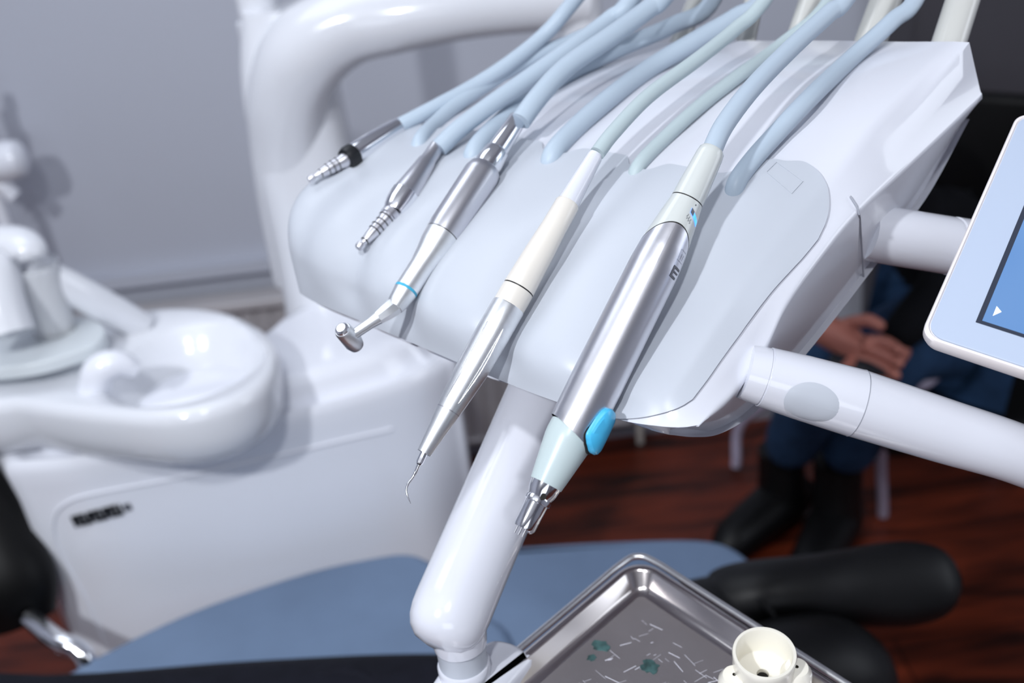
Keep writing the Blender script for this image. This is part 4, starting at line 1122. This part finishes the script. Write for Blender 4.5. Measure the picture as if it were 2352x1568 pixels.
for an_, dr_ in ((an1, Vector((-.75, -.55, 0))), (an2, Vector((-.55, -.75, 0)))):
    dr_.normalize(); base_ = Vector((an_.x, an_.y, 0))
    pts = [base_ - dr_ * .07 + up_ * .045, base_ + up_ * .055, base_ + dr_ * .08 + up_ * .048, base_ + dr_ * .15 + up_ * .040, base_ + dr_ * .19 + up_ * .034]
    mesh('shoe', cat_(stube(pts, [.034, .050, .048, .042, .022], 24, sy=1.0), stube([base_ + up_ * .05, base_.lerp(an_, .6) + up_ * .02, Vector(an_) + up_ * .03], [.05, .046, .046], 20)), M['boot'], vp)
# phone held in the hands
ph = P(1985, 822, 1.672)
pm_ = Matrix.Rotation(radians(-35), 3, 'Z') @ Matrix.Rotation(radians(28), 3, 'X')
o = mesh('phone', box(ph, (.10, .055, .009), pm_), M['phone'], loc=ph); bevel(o, .003)
tag(o, 'dark phone held in the hands of the seated person', 'phone')
# visitor chair: seat, back and lilac painted tube legs
vc = thing('visitor_chair', (.80, 1.82, 0), 'black chair with pale tubular legs under the seated person', 'chair')
sc0 = P(2225, 855, 2.02)
sx, sy2, szz = sc0.x, sc0.y, sc0.z
def tb2(pts, r=.011): return stube(pts, r, 14)
o = mesh('seat', box((sx - .03, sy2 - .04, szz), (.40, .36, .045)), M['blackpad'], vc); bevel(o, .02, 4)
o = mesh('backrest', box((sx + .12, sy2 + .15, szz + .34), (.36, .035, .26), Matrix.Rotation(radians(-40), 3, 'Z')), M['blackpad'], vc); bevel(o, .015, 4)
fl = []
l1b = onz(2028, 1180, .012); l1t = P(2030, 1005, 2.0)
mesh('leg', tb2([l1b, l1t, l1t.lerp(Vector((sx - .15, sy2 - .2, szz - .02)), .8), Vector((sx - .12, sy2 - .16, szz - .02))]), M['tubewhite'], vc)
l2b = onz(1690, 1070, .012); mesh('leg', tb2([l2b, P(1712, 960, 2.35), Vector((sx - .22, sy2 + .10, szz - .02))]), M['tubewhite'], vc)
mesh('leg', tb2([(sx + .17, sy2 - .18, .012), (sx + .15, sy2 - .16, szz * .5), (sx + .12, sy2 - .12, szz - .02)]), M['tubewhite'], vc)
mesh('leg', tb2([(sx + .15, sy2 + .16, .012), (sx + .14, sy2 + .14, szz * .5), (sx + .12, sy2 + .12, szz - .02)]), M['tubewhite'], vc)
mesh('seat_rail', tb2([P(2190, 780, 1.88), P(2165, 830, 1.87), P(2130, 872, 1.86), P(2085, 884, 1.86), P(2020, 880, 1.88)], .013), M['tubewhite'], vc)

# ================================================================ BLACK STOOL at the left border
st_ = thing('operator_stool', (-.80, 1.12, 0), 'black padded stool standing left of the white cabinet', 'stool')
bk = [P(-90, 1050, 1.42), P(-72, 1130, 1.41), P(-25, 1260, 1.40), P(22, 1350, 1.40), P(55, 1425, 1.41)]
mesh('backrest', stube(bk, [.03, .036, .040, .040, .028], 24, sy=1.5), M['blackpad'], st_)
mesh('back_bracket', stube([P(70, 1420, 1.38), P(130, 1470, 1.345), P(178, 1492, 1.34), P(200, 1530, 1.34), P(190, 1620, 1.36), P(20, 1720, 1.42)], .013, 18), M['chrome'], st_)
ss0 = P(190, 1640, 1.40) + Vector((-.38, .02, 0))
mesh('seat', lathe((ss0.x, ss0.y, .40), (ss0.x, ss0.y, .46), [(0, .15), (.3, .17), (.8, .17), (1, .14)], 40), M['blackpad'], st_)
mesh('gas_lift', lathe((ss0.x, ss0.y, .06), (ss0.x, ss0.y, .41), [(0, .03), (.5, .03), (.51, .02), (1, .02)]), M['chrome'], st_)
for k in range(5):
    a_ = 2 * pi * k / 5 + .3; q = Vector((cos(a_), sin(a_), 0))
    b_ = Vector((ss0.x, ss0.y, 0))
    lg = mesh('base_leg', stube([b_ + up_ * .09, b_ + q * .12 + up_ * .075, b_ + q * .22 + up_ * .06], [.02, .016, .012], 12), M['chrome'], st_)
    mesh('caster', lathe(b_ + q * .22 + up_ * .025 + q.cross(up_) * .012, b_ + q * .22 + up_ * .025 - q.cross(up_) * .012, [(0, .022), (.2, .025), (.8, .025), (1, .022)], 20), M['rubber'], lg)
